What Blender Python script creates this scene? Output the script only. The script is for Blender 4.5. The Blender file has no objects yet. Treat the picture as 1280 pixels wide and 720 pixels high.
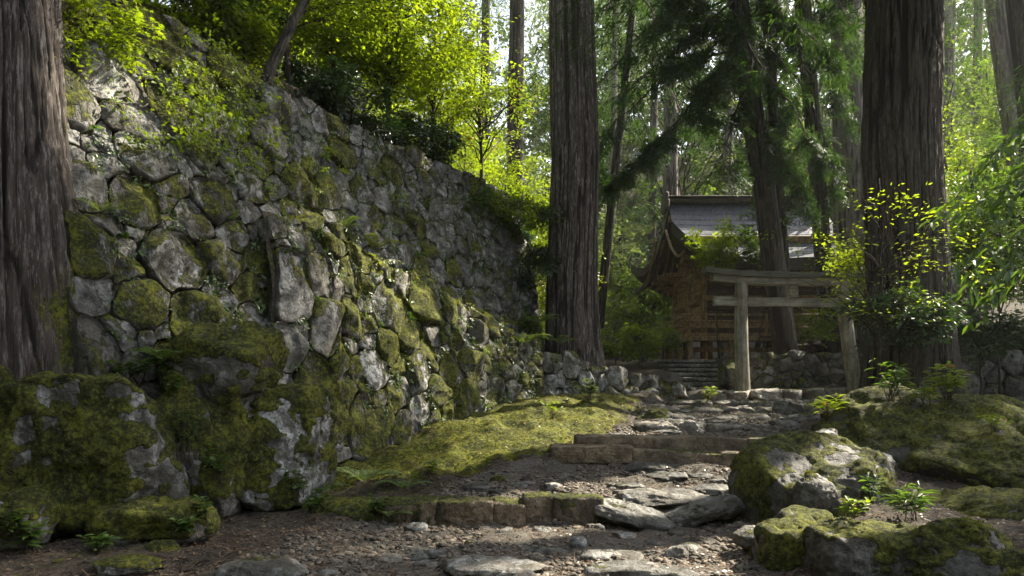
import bpy, bmesh, math, random
import numpy as np
from mathutils import Vector

F, HY, HC = 853.33, 480.0, 1.5          # focal length in px of the 1280 frame, horizon row, eye height
def P(px, py, D):
    return np.array([(px - 640.0) / F * D, D, HC - (py - HY) / F * D])
SUN = np.array([0.66, 0.36, 0.66]); SUN /= np.linalg.norm(SUN)
C = bpy.context.scene.collection
rad = math.radians

# ------------------------------------------------------------------ noise
_tab = np.random.RandomState(7).rand(64, 64, 64).astype(np.float32)
def vnoise(p):
    p = np.asarray(p, dtype=np.float64)
    i = np.floor(p).astype(np.int64); f = p - i
    f = f * f * f * (f * (f * 6 - 15) + 10)
    i0 = i & 63; i1 = (i + 1) & 63
    x0, y0, z0 = i0[..., 0], i0[..., 1], i0[..., 2]; x1, y1, z1 = i1[..., 0], i1[..., 1], i1[..., 2]
    fx, fy, fz = f[..., 0], f[..., 1], f[..., 2]
    a = _tab[x0, y0, z0] * (1 - fx) + _tab[x1, y0, z0] * fx
    b = _tab[x0, y1, z0] * (1 - fx) + _tab[x1, y1, z0] * fx
    c = _tab[x0, y0, z1] * (1 - fx) + _tab[x1, y0, z1] * fx
    d = _tab[x0, y1, z1] * (1 - fx) + _tab[x1, y1, z1] * fx
    return ((a * (1 - fy) + b * fy) * (1 - fz) + (c * (1 - fy) + d * fy) * fz) * 2 - 1
def fbm(p, oct=4, gain=0.5, lac=2.03):
    p = np.asarray(p, dtype=np.float64); s = 0; a = 1.0
    for k in range(oct):
        s = s + a * vnoise(p + k * 17.3); p = p * lac; a *= gain
    return s
def ridged(p, oct=4):
    p = np.asarray(p, dtype=np.float64); s = 0; a = 1.0
    for k in range(oct):
        s = s + a * (1 - 2 * np.abs(vnoise(p + k * 9.1))); p = p * 2.07; a *= 0.5
    return s
def nrm(v):
    v = np.asarray(v, dtype=np.float64)
    return v / np.maximum(np.linalg.norm(v, axis=-1, keepdims=True), 1e-9)
def sst(a, b, x):
    t = np.clip((x - a) / (b - a), 0, 1); return t * t * (3 - 2 * t)

# ------------------------------------------------------------------ object helpers
def worldloc(o):
    v = np.zeros(3)
    while o is not None:
        v += np.array(o.location); o = o.parent
    return v
def link(name, verts, faces, mat, parent=None, smooth=True, loc=None, props=None, attrs=None):
    """one mesh object; verts in world space; faces = array (n,k) or list of such arrays"""
    verts = np.asarray(verts, dtype=np.float64)
    if not isinstance(faces, (list, tuple)): faces = [faces]
    faces = [np.asarray(f, dtype=np.int32) for f in faces if len(f)]
    if loc is None:
        loc = np.zeros(3) if parent is not None else np.array([*(verts.min(0)[:2] + verts.max(0)[:2]) / 2, verts[:, 2].min()])
    org = worldloc(parent) + loc
    me = bpy.data.meshes.new(name)
    me.vertices.add(len(verts)); me.vertices.foreach_set('co', (verts - org).astype(np.float32).ravel())
    nl = sum(f.size for f in faces); npoly = sum(len(f) for f in faces)
    me.loops.add(nl); me.polygons.add(npoly)
    me.loops.foreach_set('vertex_index', np.concatenate([f.ravel() for f in faces]))
    tot = np.concatenate([np.full(len(f), f.shape[1], np.int32) for f in faces])
    st = np.concatenate([[0], np.cumsum(tot)[:-1]]).astype(np.int32)
    me.polygons.foreach_set('loop_start', st)
    me.polygons.foreach_set('use_smooth', np.full(npoly, bool(smooth)))
    me.update(calc_edges=True)
    if attrs:
        for k, v in attrs.items():
            a = me.attributes.new(k, 'FLOAT', 'POINT'); a.data.foreach_set('value', np.asarray(v, np.float32))
    if mat is not None: me.materials.append(mat)
    o = bpy.data.objects.new(name, me); C.objects.link(o); o.location = loc
    if parent is not None: o.parent = parent
    for k, v in (props or {}).items(): o[k] = v
    return o
def thing(name, label, cat, loc, group=None):
    o = bpy.data.objects.new(name, None); C.objects.link(o)
    o.location = loc; o.empty_display_size = 0.2
    o['label'] = label; o['category'] = cat
    if group: o['group'] = group
    return o
def tag(o, label, cat, group=None, kind=None):
    o['label'] = label; o['category'] = cat
    if group: o['group'] = group
    if kind: o['kind'] = kind
    return o
def merge(parts):
    """[(verts, [faces...])] -> verts, faces grouped by size"""
    vs, fs, off = [], {}, 0
    for v, ff in parts:
        v = np.asarray(v)
        if not isinstance(ff, (list, tuple)): ff = [ff]
        for f in ff:
            f = np.asarray(f)
            if len(f): fs.setdefault(f.shape[1], []).append(f + off)
        vs.append(v); off += len(v)
    return np.concatenate(vs), [np.concatenate(x) for x in fs.values()]

# ------------------------------------------------------------------ materials
class NT:
    def __init__(s, name):
        s.m = bpy.data.materials.new(name); s.m.use_nodes = True
        s.t = s.m.node_tree; s.t.nodes.clear(); s.out = s.t.nodes.new('ShaderNodeOutputMaterial')
    def n(s, typ, ins=None, **kw):
        nd = s.t.nodes.new(typ)
        for k, v in kw.items(): setattr(nd, k, v)
        for k, v in (ins or {}).items(): s.set(nd.inputs[k], v)
        return nd
    def set(s, inp, v):
        if isinstance(v, bpy.types.NodeSocket): s.t.links.new(v, inp)
        elif isinstance(v, bpy.types.Node): s.t.links.new(v.outputs[0], inp)
        elif isinstance(v, (tuple, list)) and len(v) == 3 and inp.type == 'RGBA': inp.default_value = (*v, 1)
        else: inp.default_value = v
    def math(s, op, a, b=0.0, c=None, clamp=False):
        nd = s.n('ShaderNodeMath', operation=op, use_clamp=clamp); s.set(nd.inputs[0], a); s.set(nd.inputs[1], b)
        if c is not None: s.set(nd.inputs[2], c)
        return nd.outputs[0]
    def mix(s, f, a, b, bt='MIX'):
        nd = s.n('ShaderNodeMix', data_type='RGBA', blend_type=bt)
        s.set(nd.inputs[0], f); s.set(nd.inputs[6], a); s.set(nd.inputs[7], b); return nd.outputs[2]
    def noise(s, vec, scale, detail=4, rough=0.6, dist=0.0):
        nd = s.n('ShaderNodeTexNoise', {'Vector': vec, 'Scale': scale, 'Detail': detail, 'Roughness': rough, 'Distortion': dist})
        return nd.outputs[0]
    def step(s, v, a, b):
        nd = s.n('ShaderNodeMapRange', {'Value': v, 'From Min': a, 'From Max': b}, interpolation_type='SMOOTHSTEP'); return nd.outputs[0]
    def pos(s, scale=(1, 1, 1), obj=False):
        src = s.n('ShaderNodeTexCoord').outputs['Object'] if obj else s.n('ShaderNodeNewGeometry').outputs['Position']
        return s.n('ShaderNodeMapping', {'Vector': src, 'Scale': scale}).outputs[0]
    def attr(s, name, typ='OBJECT'):
        return s.n('ShaderNodeAttribute', attribute_type=typ, attribute_name=name).outputs['Fac']
    def bump(s, h, strength=0.5, dist=0.02, prev=None):
        ins = {'Height': h, 'Strength': strength, 'Distance': dist}
        if prev is not None: ins['Normal'] = prev
        return s.n('ShaderNodeBump', ins).outputs[0]
    def bsdf(s, col, rough=0.8, normal=None, spec=0.3):
        ins = {'Base Color': col, 'Roughness': rough, 'Specular IOR Level': spec}
        if normal is not None: ins['Normal'] = normal
        b = s.n('ShaderNodeBsdfPrincipled', ins); s.t.links.new(b.outputs[0], s.out.inputs[0]); return s.m

def moss_colour(t, pos):
    a = t.noise(pos, 3.0, 3); b = t.noise(pos, 26.0, 4, 0.65)
    c = t.mix(t.step(a, 0.38, 0.66), (0.036, 0.043, 0.007), (0.130, 0.135, 0.014))
    c = t.mix(t.step(b, 0.46, 0.72), c, (0.19, 0.195, 0.022))
    c = t.mix(t.step(b, 0.52, 0.34), c, (0.022, 0.027, 0.006))
    return t.mix(t.math('MULTIPLY', t.step(t.noise(pos, 9.0, 4, 0.7), 0.52, 0.36), 0.7), c, (0.020, 0.020, 0.006))

def rock_material():
    t = NT('weathered_stone')
    pos = t.pos(); rnd = t.n('ShaderNodeObjectInfo').outputs['Random']
    off = t.n('ShaderNodeVectorMath', {0: pos}, operation='ADD')
    oc = t.n('ShaderNodeCombineXYZ', {0: t.math('MULTIPLY', rnd, 31.0), 1: t.math('MULTIPLY', rnd, 17.0), 2: t.math('MULTIPLY', rnd, 53.0)})
    t.set(off.inputs[1], oc); p = off.outputs[0]
    n1 = t.noise(p, 2.6, 5, 0.62); n2 = t.noise(p, 9.0, 5, 0.7, 0.6); n3 = t.noise(p, 34.0, 4, 0.7); n4 = t.noise(p, 110.0, 3, 0.6)
    base = t.mix(t.step(n1, 0.35, 0.65), (0.060, 0.055, 0.048), (0.185, 0.178, 0.165))
    base = t.mix(t.math('MULTIPLY', rnd, 0.55), base, t.mix(t.step(n2, 0.3, 0.7), (0.10, 0.082, 0.058), (0.25, 0.225, 0.18)))
    base = t.mix(t.math('MULTIPLY', t.step(n3, 0.55, 0.30), 0.75), base, (0.030, 0.028, 0.024))
    lich = t.math('MULTIPLY', t.step(t.math('ADD', n2, t.math('MULTIPLY', n4, 0.15)), 0.55, 0.63), t.step(n1, 0.38, 0.55))
    lich = t.math('MULTIPLY', lich, t.attr('lichen'))
    base = t.mix(lich, base, t.mix(n3, (0.30, 0.305, 0.30), (0.52, 0.52, 0.51)))
    spots = t.n('ShaderNodeTexVoronoi', {'Vector': p, 'Scale': 13.0}).outputs['Distance']
    base = t.mix(t.math('MULTIPLY', t.math('MULTIPLY', t.step(spots, 0.26, 0.18), t.step(n1, 0.5, 0.55)), t.attr('lichen')), base, (0.42, 0.43, 0.41))
    base = t.mix(1.0, base, t.n('ShaderNodeCombineColor', {0: t.attr('tone'), 1: t.attr('tone'), 2: t.attr('tone')}), 'MULTIPLY')
    st = t.noise(t.pos((1, 1, .55)), 0.9, 5, 0.65); base = t.mix(t.math('MULTIPLY', t.step(st, 0.52, 0.40), 0.62), base, t.mix(0.75, base, (0.020, 0.019, 0.014)))
    base = t.mix(t.attr('warm'), base, t.mix(1.0, base, (1.25, .92, .58), 'MULTIPLY'))
    # moss: grows on upward faces, in streaks down the steep ones
    ps = t.n('ShaderNodeMapping', {'Vector': p, 'Scale': (1, 1, 0.42)}).outputs[0]
    nz = t.n('ShaderNodeSeparateXYZ', {0: t.n('ShaderNodeNewGeometry').outputs['Normal']}).outputs[2]
    m = t.math('MULTIPLY', t.noise(ps, 2.3, 4, 0.6), 1.1)
    m = t.math('ADD', m, t.math('MULTIPLY', t.noise(ps, 11.0, 4, 0.7), 0.75))
    m = t.math('ADD', m, t.math('MULTIPLY', nz, 0.26))
    m = t.math('ADD', m, t.math('MULTIPLY', n3, 0.22)); m = t.math('ADD', m, t.math('MULTIPLY', t.math('SUBTRACT', t.noise(pos, 0.75, 3), 0.5), 0.55))
    m = t.math('ADD', m, t.attr('moss')); m = t.math('ADD', m, t.attr('cushion', 'GEOMETRY'))
    mf = t.step(m, 1.36, 1.52)
    col = t.mix(mf, base, moss_colour(t, p))
    mb = t.math('MULTIPLY', mf, t.math('ADD', 0.5, t.noise(p, 60.0, 4, 0.75)))
    h = t.math('ADD', t.math('MULTIPLY', n2, 0.7), t.math('ADD', t.math('MULTIPLY', n3, 0.35), t.math('MULTIPLY', n4, 0.12)))
    nb = t.bump(h, 0.75, 0.06); nb = t.bump(mb, 0.9, 0.035, nb)
    rough = t.mix(mf, (0.62,) * 3, (0.95,) * 3)
    return t.bsdf(col, rough, nb, 0.35)

def soil_material(name, path=False):
    t = NT(name); p = t.pos()
    n1 = t.noise(p, 1.7, 4); n2 = t.noise(p, 14, 5, 0.7); n3 = t.noise(p, 60, 4, 0.7)
    d = t.mix(n1, (0.040, 0.031, 0.024), (0.085, 0.068, 0.052))
    d = t.mix(t.step(n3, 0.5, 0.75), d, (0.16, 0.135, 0.11))
    d = t.mix(t.step(n2, 0.52, 0.36), d, (0.022, 0.017, 0.013))
    g = t.mix(n2, (0.060, 0.053, 0.045), (0.17, 0.152, 0.128))
    g = t.mix(t.step(n3, 0.5, 0.36), g, (0.05, 0.044, 0.038))
    pa = t.attr('path', 'GEOMETRY')
    col = t.mix(t.step(t.math('ADD', pa, t.math('MULTIPLY', t.math('SUBTRACT', n2, 0.5), 0.7)), 0.35, 0.65), d, g)
    mm = t.math('ADD', t.attr('moss', 'GEOMETRY'), t.math('MULTIPLY', t.math('SUBTRACT', n2, 0.5), 0.9))
    mm = t.math('ADD', mm, t.math('MULTIPLY', t.math('SUBTRACT', n1, 0.5), 0.8))
    mf = t.step(mm, 0.42, 0.58)
    col = t.mix(mf, col, moss_colour(t, p))
    nb = t.bump(t.math('ADD', n2, t.math('MULTIPLY', n3, 0.5)), 0.9, 0.05)
    return t.bsdf(col, 0.9, nb, 0.2)

def bark_material(name, dark, mid, pale, palef=0.5, moss=True):
    t = NT(name); p = t.pos((1, 1, 0.11)); q = t.pos()
    n1 = t.noise(p, 11, 6, 0.7, 0.5); n2 = t.noise(p, 38, 4, 0.7); n3 = t.noise(q, 1.1, 4); n4 = t.noise(t.pos((1, 1, 0.25)), 16, 4, 0.7)
    gr = t.attr('groove', 'GEOMETRY')
    col = t.mix(t.step(n1, 0.35, 0.65), dark, mid)
    col = t.mix(t.math('MULTIPLY', t.math('MULTIPLY', t.step(t.math('ADD', n2, t.math('MULTIPLY', gr, 0.12)), 0.50, 0.64), t.step(n4, 0.4, 0.58)), palef), col, pale)
    col = t.mix(t.math('MULTIPLY', t.step(gr, 0.1, -0.5), 0.85), col, tuple(0.35 * x for x in dark))
    nz = t.attr('moss', 'GEOMETRY')
    mf = t.step(t.math('ADD', nz, t.math('ADD', t.math('MULTIPLY', t.math('SUBTRACT', n4, 0.5), 1.3), t.math('ADD', t.math('MULTIPLY', t.math('SUBTRACT', n1, 0.5), 1.1), t.math('MULTIPLY', t.math('SUBTRACT', n3, 0.5), 1.1)))), 0.42, 0.62)
    col = t.mix(mf, col, t.mix(0.3, moss_colour(t, q), (0.02, 0.022, 0.008)))
    nb = t.bump(t.math('ADD', n1, t.math('MULTIPLY', n2, 0.6)), 1.0, 0.03)
    nb = t.bump(t.noise(q, 55, 4, 0.7), 0.4, 0.01, nb)
    return t.bsdf(col, 0.88, nb, 0.2)

def leaf_material(name, c1, c2, trans=0.5, tcol=None, gloss=0.06, rough=0.45, dead=None):
    t = NT(name); g = t.n('ShaderNodeNewGeometry'); r = g.outputs['Random Per Island']
    n = t.noise(t.pos(), 1.3, 2)
    f = t.math('ADD', t.math('MULTIPLY', r, 0.6), t.math('MULTIPLY', n, 0.5), clamp=True)
    col = t.mix(f, c1, c2)
    if dead: col = t.mix(t.step(r, 0.955, 0.965), col, dead)
    d = t.n('ShaderNodeBsdfDiffuse', {'Color': col})
    tc = t.mix(1.0, col, tcol or (1.5, 1.6, 0.5), 'MULTIPLY')
    tr = t.n('ShaderNodeBsdfTranslucent', {'Color': tc})
    mx = t.n('ShaderNodeMixShader', {0: trans, 1: d, 2: tr})
    gl = t.n('ShaderNodeBsdfGlossy', {'Color': (1, 1, 1), 'Roughness': rough})
    lw = t.n('ShaderNodeLayerWeight', {'Blend': 0.25}).outputs['Fresnel']
    m2 = t.n('ShaderNodeMixShader', {0: t.math('ADD', gloss * 0.5, t.math('MULTIPLY', lw, gloss)), 1: mx, 2: gl})
    t.t.links.new(m2.outputs[0], t.out.inputs[0]); return t.m

def wood_material(name, c1, c2, scale=(1, 1, 1), green=0.0, rough=0.7):
    t = NT(name); p = t.pos(scale); q = t.pos()
    n1 = t.noise(p, 14, 4, 0.6, 0.4); n2 = t.noise(q, 2.2, 4); n3 = t.noise(p, 60, 3)
    col = t.mix(t.step(n1, 0.35, 0.68), c1, c2)
    col = t.mix(t.math('MULTIPLY', t.step(n2, 0.5, 0.7), 0.5), col, tuple(0.45 * x for x in c1))
    if green: col = t.mix(t.math('MULTIPLY', t.step(t.noise(q, 5, 4, 0.7), 0.42, 0.62), green), col, (0.085, 0.085, 0.03))
    return t.bsdf(col, rough, t.bump(t.math('ADD', n1, n3), 0.45, 0.012), 0.3)

ROCK = rock_material()
SOIL = soil_material('forest_soil')
BARK_L = bark_material('cedar_bark_brown', (0.036, 0.029, 0.024), (0.085, 0.069, 0.060), (0.23, 0.21, 0.20), 0.65)
BARK_C = bark_material('cedar_bark_grey', (0.060, 0.048, 0.042), (0.125, 0.102, 0.090), (0.32, 0.28, 0.26), 0.8)
BARK_D = bark_material('dark_bark', (0.030, 0.026, 0.021), (0.072, 0.062, 0.050), (0.16, 0.145, 0.125), 0.55)
BARK_P = bark_material('pale_bark', (0.10, 0.085, 0.075), (0.19, 0.165, 0.15), (0.32, 0.29, 0.27), 0.6)
TWIG = bark_material('twig_bark', (0.030, 0.025, 0.018), (0.07, 0.058, 0.042), (0.12, 0.10, 0.08), 0.3)
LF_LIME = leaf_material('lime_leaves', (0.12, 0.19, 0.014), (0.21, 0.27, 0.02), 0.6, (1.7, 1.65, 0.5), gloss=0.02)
LF_YEL = leaf_material('yellow_green_leaves', (0.10, 0.16, 0.012), (0.18, 0.23, 0.02), 0.55, (1.6, 1.6, 0.5), dead=(0.20, 0.10, 0.03))
LF_MID = leaf_material('mid_green_leaves', (0.035, 0.080, 0.014), (0.085, 0.140, 0.022), 0.5, (1.6, 1.6, 0.6), gloss=0.05)
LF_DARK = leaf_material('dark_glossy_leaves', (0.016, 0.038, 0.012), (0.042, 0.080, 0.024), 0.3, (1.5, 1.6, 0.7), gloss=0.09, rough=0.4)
LF_CON = leaf_material('conifer_needles', (0.014, 0.034, 0.013), (0.045, 0.082, 0.028), 0.4, (1.6, 1.7, 0.6), gloss=0.015)
LF_BG = leaf_material('far_leaves', (0.05, 0.10, 0.022), (0.13, 0.18, 0.035), 0.5, (1.6, 1.6, 0.6), gloss=0.015)
LF_HAZE = leaf_material('haze_tinted_far_leaves', (0.07, 0.115, 0.040), (0.17, 0.21, 0.075), 0.45, (1.4, 1.4, 0.9), gloss=0.015)  # far leaves, colour paled and greyed to carry some of the haze
LF_FERN = leaf_material('fern_leaves', (0.065, 0.105, 0.035), (0.14, 0.185, 0.06), 0.45, gloss=0.05)
LF_FERNY = leaf_material('bright_fern_leaves', (0.11, 0.15, 0.012), (0.19, 0.21, 0.02), 0.5, (1.7, 1.6, 0.5))
LF_DEAD = leaf_material('dead_leaves', (0.055, 0.035, 0.022), (0.20, 0.135, 0.085), 0.15, (1.2, 1.0, 0.7), gloss=0.04)
LF_MOSS = leaf_material('moss_fronds', (0.040, 0.047, 0.006), (0.20, 0.20, 0.02), 0.35, (1.6, 1.5, 0.5), gloss=0.0)
WOOD_T = wood_material('weathered_gate_timber', (0.17, 0.15, 0.118), (0.40, 0.365, 0.30), (.07, 1, 1), 0.4)
WOOD_TP = wood_material('weathered_post_timber', (0.18, 0.157, 0.12), (0.41, 0.37, 0.30), (1, 1, .07), 0.45)
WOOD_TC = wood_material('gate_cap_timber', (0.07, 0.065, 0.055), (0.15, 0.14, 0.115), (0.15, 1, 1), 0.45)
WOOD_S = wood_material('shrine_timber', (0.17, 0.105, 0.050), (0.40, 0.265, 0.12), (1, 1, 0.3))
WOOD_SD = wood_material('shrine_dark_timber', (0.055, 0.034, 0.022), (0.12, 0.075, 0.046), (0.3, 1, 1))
ROOFM = wood_material('shingle_roof', (0.045, 0.050, 0.064), (0.115, 0.127, 0.155), (1, 1, 1), 0.0, 0.42)
EAVE = wood_material('bark_eave', (0.05, 0.048, 0.045), (0.10, 0.092, 0.082), (1, 1, 1), 0.4)

# ------------------------------------------------------------------ shape builders
_ico = {}
def ico(level):
    if level not in _ico:
        bm = bmesh.new(); bmesh.ops.create_icosphere(bm, subdivisions=level, radius=1.0)
        _ico[level] = (np.array([v.co[:] for v in bm.verts]), np.array([[v.index for v in f.verts] for f in bm.faces])); bm.free()
    return _ico[level]
def rot_z(a):
    c, s = math.cos(a), math.sin(a); return np.array([[c, -s, 0], [s, c, 0], [0, 0, 1]])
def rot_axis(ax, a):
    ax = nrm(ax); K = np.array([[0, -ax[2], ax[1]], [ax[2], 0, -ax[0]], [-ax[1], ax[0], 0]])
    return np.eye(3) + math.sin(a) * K + (1 - math.cos(a)) * K @ K
def rock_mesh(c, size, seed, level=5, box=3.0, planes=(), nplanes=5, rough=1.0, yaw=0.0, tilt=(0, 0)):
    """angular weathered stone: rounded box cut by planes, then broken up by noise"""
    rs = np.random.RandomState(seed); v, f = ico(level)
    p = v / (np.sum(np.abs(v) ** box, 1, keepdims=True)) ** (1.0 / box)
    pl = [(np.array(n, float), d) for n, d in planes]
    for _ in range(nplanes): pl.append((rs.randn(3), rs.uniform(0.62, 0.92)))
    wob = fbm(v * 1.6 + seed, 3)
    for n, d in pl:
        n = nrm(n); e = np.maximum(0, p @ n - d - 0.05 * wob); p = p - n * (e * 0.88)[:, None]
    s = np.array(size); a = np.linalg.norm(s) / math.sqrt(3)
    q = p * s
    k = q / a
    disp = 0.10 * fbm(k * 1.5 + seed * 3.1, 3) + 0.045 * ridged(k * 3.6 + seed, 3) + 0.022 * fbm(k * 11 + seed, 3)
    q = q + nrm(v) * (disp * a * rough)[:, None]
    R = rot_z(yaw) @ rot_axis((1, 0, 0), tilt[0]) @ rot_axis((0, 1, 0), tilt[1])
    return q @ R.T + np.asarray(c), f
def rock(name, label, cat, c, size, seed, moss=0.2, lichen=0.6, tone=1.0, group=None, parent=None, **kw):
    v, f = rock_mesh(c, size, seed, **kw); cus = None
    if parent is None and moss > .1 and kw.get('level', 5) >= 5:
        fn = nrm(np.cross(v[f[:, 1]] - v[f[:, 0]], v[f[:, 2]] - v[f[:, 0]])); n = np.zeros_like(v)
        for k in range(3): np.add.at(n, f[:, k], fn)
        n = nrm(n); cus = sst(-.22, .22, .55 * fbm(v * np.array([2.1, 2.1, 1.3]) + seed, 4) + .42 * n[:, 2] + .25 * fbm(v * 7, 2) + 1.5 * (moss - .30))
        v = v + n * (cus * (.012 + .014 * (1 + fbm(v * 14, 3))))[:, None]
    o = link(name, v, f, ROCK, parent, attrs=None if cus is None else dict(cushion=cus * 1.1 - .30), props=dict(moss=float(moss), lichen=float(lichen), tone=float(tone)))
    if label: tag(o, label, cat, group)
    if cus is not None and cus.max() > .6:
        rs = np.random.RandomState(seed); k = np.flatnonzero(cus > .5); m = int(min(9000, 2600 * size[0] * size[2] / .3)); k = k[rs.randint(0, len(k), m)]
        d = n[k] * rs.uniform(.3, 1.2, (m, 1)) + rs.randn(m, 3) * .55 + np.array([0, 0, -.25]); L = rs.uniform(.008, .022, m)
        mv, mf = leaf_geo('rhomb', v[k] + rs.randn(m, 3) * .006 - n[k] * .003, d, n[k] + rs.randn(m, 3) * .5, L, L * .5)
        link('moss', mv, mf, LF_MOSS, o, smooth=False)['kind'] = 'stuff'
    return o
def tube(pts, r, sides=8, cap=True):
    pts = np.asarray(pts, float); K = len(pts); r = np.broadcast_to(np.asarray(r, float), (K,))
    t = nrm(np.gradient(pts, axis=0)); ref = np.array([0.31, 0.22, 0.92]) if abs(t[0] @ np.array([0.31, 0.22, 0.92])) < 0.93 else np.array([1.0, 0, 0])
    a = nrm(np.cross(t, ref)); b = np.cross(t, a)
    th = np.arange(sides) * 2 * math.pi / sides
    v = pts[:, None] + r[:, None, None] * (np.cos(th)[None, :, None] * a[:, None] + np.sin(th)[None, :, None] * b[:, None])
    v = v.reshape(-1, 3); i = np.arange(K - 1)[:, None] * sides; j = np.arange(sides)[None]; j2 = (j + 1) % sides
    q = np.stack([i + j, i + j2, i + sides + j2, i + sides + j], -1).reshape(-1, 4)
    if not cap: return v, [q]
    v = np.vstack([v, pts[0], pts[-1]]); n = K * sides; jj = np.arange(sides)
    t1 = np.stack([np.full(sides, n), (jj + 1) % sides, jj], 1); t2 = np.stack([np.full(sides, n + 1), n - sides + jj, n - sides + (jj + 1) % sides], 1)
    return v, [q, np.vstack([t1, t2])]
def curve(p0, p1, sag=0.0, wob=0.05, K=9, seed=0, lift=0.0):
    rs = np.random.RandomState(seed); t = np.linspace(0, 1, K)[:, None]; p0 = np.asarray(p0, float); p1 = np.asarray(p1, float)
    L = np.linalg.norm(p1 - p0); p = p0 + (p1 - p0) * t
    p = p + np.array([0, 0, 1.0]) * ((-sag * t * t + lift * 4 * t * (1 - t)) * L)
    w = np.cumsum(rs.randn(K, 3), 0) * wob * L / math.sqrt(K); w -= w[0]; w = w - t * w[-1] * 0.6
    return p + w
def trunk_mesh(path, radii, nth=160, nz=200, seed=0, flare=0.0, flare_h=0.8, lobes=7, bark=0.035, freq=1.0, lobe_dir=None, mossbase=0.0, zb=None):
    """path (K,3), radii (K): bark ridges that run up the stem, root flare at the foot. returns verts, faces, attrs"""
    path = np.asarray(path, float); radii = np.asarray(radii, float); rs = np.random.RandomState(seed)
    s = np.linspace(0, 1, len(path)); u = np.linspace(0, 1, nz) ** 1.25
    c = np.stack([np.interp(u, s, path[:, k]) for k in range(3)], 1); r = np.interp(u, s, radii)
    th = np.linspace(0, 2 * math.pi, nth, endpoint=False); ct, st = np.cos(th), np.sin(th)
    h = c[:, 2] - c[0, 2]; R0 = radii[0]
    fl = np.exp(-h / flare_h)[:, None]
    lob = np.zeros(nth)
    for k in range(lobes):
        a = rs.uniform(0, 2 * math.pi); w = rs.uniform(0.25, 0.5); d = np.angle(np.exp(1j * (th - a))); lob += rs.uniform(0.5, 1.0) * np.exp(-(d / w) ** 2)
    lob = 0.2 + 0.65 * lob / max(lob.max(), 1e-6)
    if lobe_dir is not None:
        for a, amp, w in lobe_dir: lob += amp * np.exp(-(np.angle(np.exp(1j * (th - a))) / w) ** 2)
    base = r[:, None] + flare * fl * lob[None]
    cx = np.stack([np.broadcast_to(ct, (nz, nth)) * R0 * 7 * freq, np.broadcast_to(st, (nz, nth)) * R0 * 7 * freq, np.broadcast_to(h[:, None] * 0.30, (nz, nth))], -1)
    tw = fbm(np.stack([ct * 1.5 + np.zeros((nz, 1)), st * 1.5 + np.zeros((nz, 1)), np.broadcast_to(h[:, None] * 0.5, (nz, nth))], -1) + seed, 3)
    cx = cx + tw[..., None] * 0.5 + seed * 5.7
    g = 1.1 * np.minimum(np.abs(vnoise(cx)) * 3.6, 1) + 0.55 * np.minimum(np.abs(vnoise(cx * np.array([2.3, 2.3, 2.0]) + 4)) * 3.6, 1) - 1.15
    g = g + 0.34 * vnoise(cx * np.array([4, 4, 5.0])) + 0.30 * vnoise(cx * np.array([9, 9, 22.0])) + 0.25 * np.minimum(0, 2.5 * np.abs(vnoise(cx * np.array([1.5, 1.5, 9.0]) + 7)) - 1)
    g = np.clip(g, -1.4, 1.0)
    rr = base + bark * g + 0.05 * r[:, None] * tw
    v = np.stack([c[:, 0:1] + rr * ct, c[:, 1:2] + rr * st, np.broadcast_to(c[:, 2:3], rr.shape)], -1).reshape(-1, 3)
    i = np.arange(nz - 1)[:, None] * nth; j = np.arange(nth)[None]; j2 = (j + 1) % nth
    q = np.stack([i + j, i + j2, i + nth + j2, i + nth + j], -1).reshape(-1, 4)
    ms = (mossbase * np.exp(-h / (flare_h * 1.3)))[:, None] * (0.5 + 0.8 * lob[None]) if mossbase else np.zeros_like(rr)
    return v, q, dict(groove=g.ravel(), moss=np.broadcast_to(ms, rr.shape).ravel())

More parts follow.
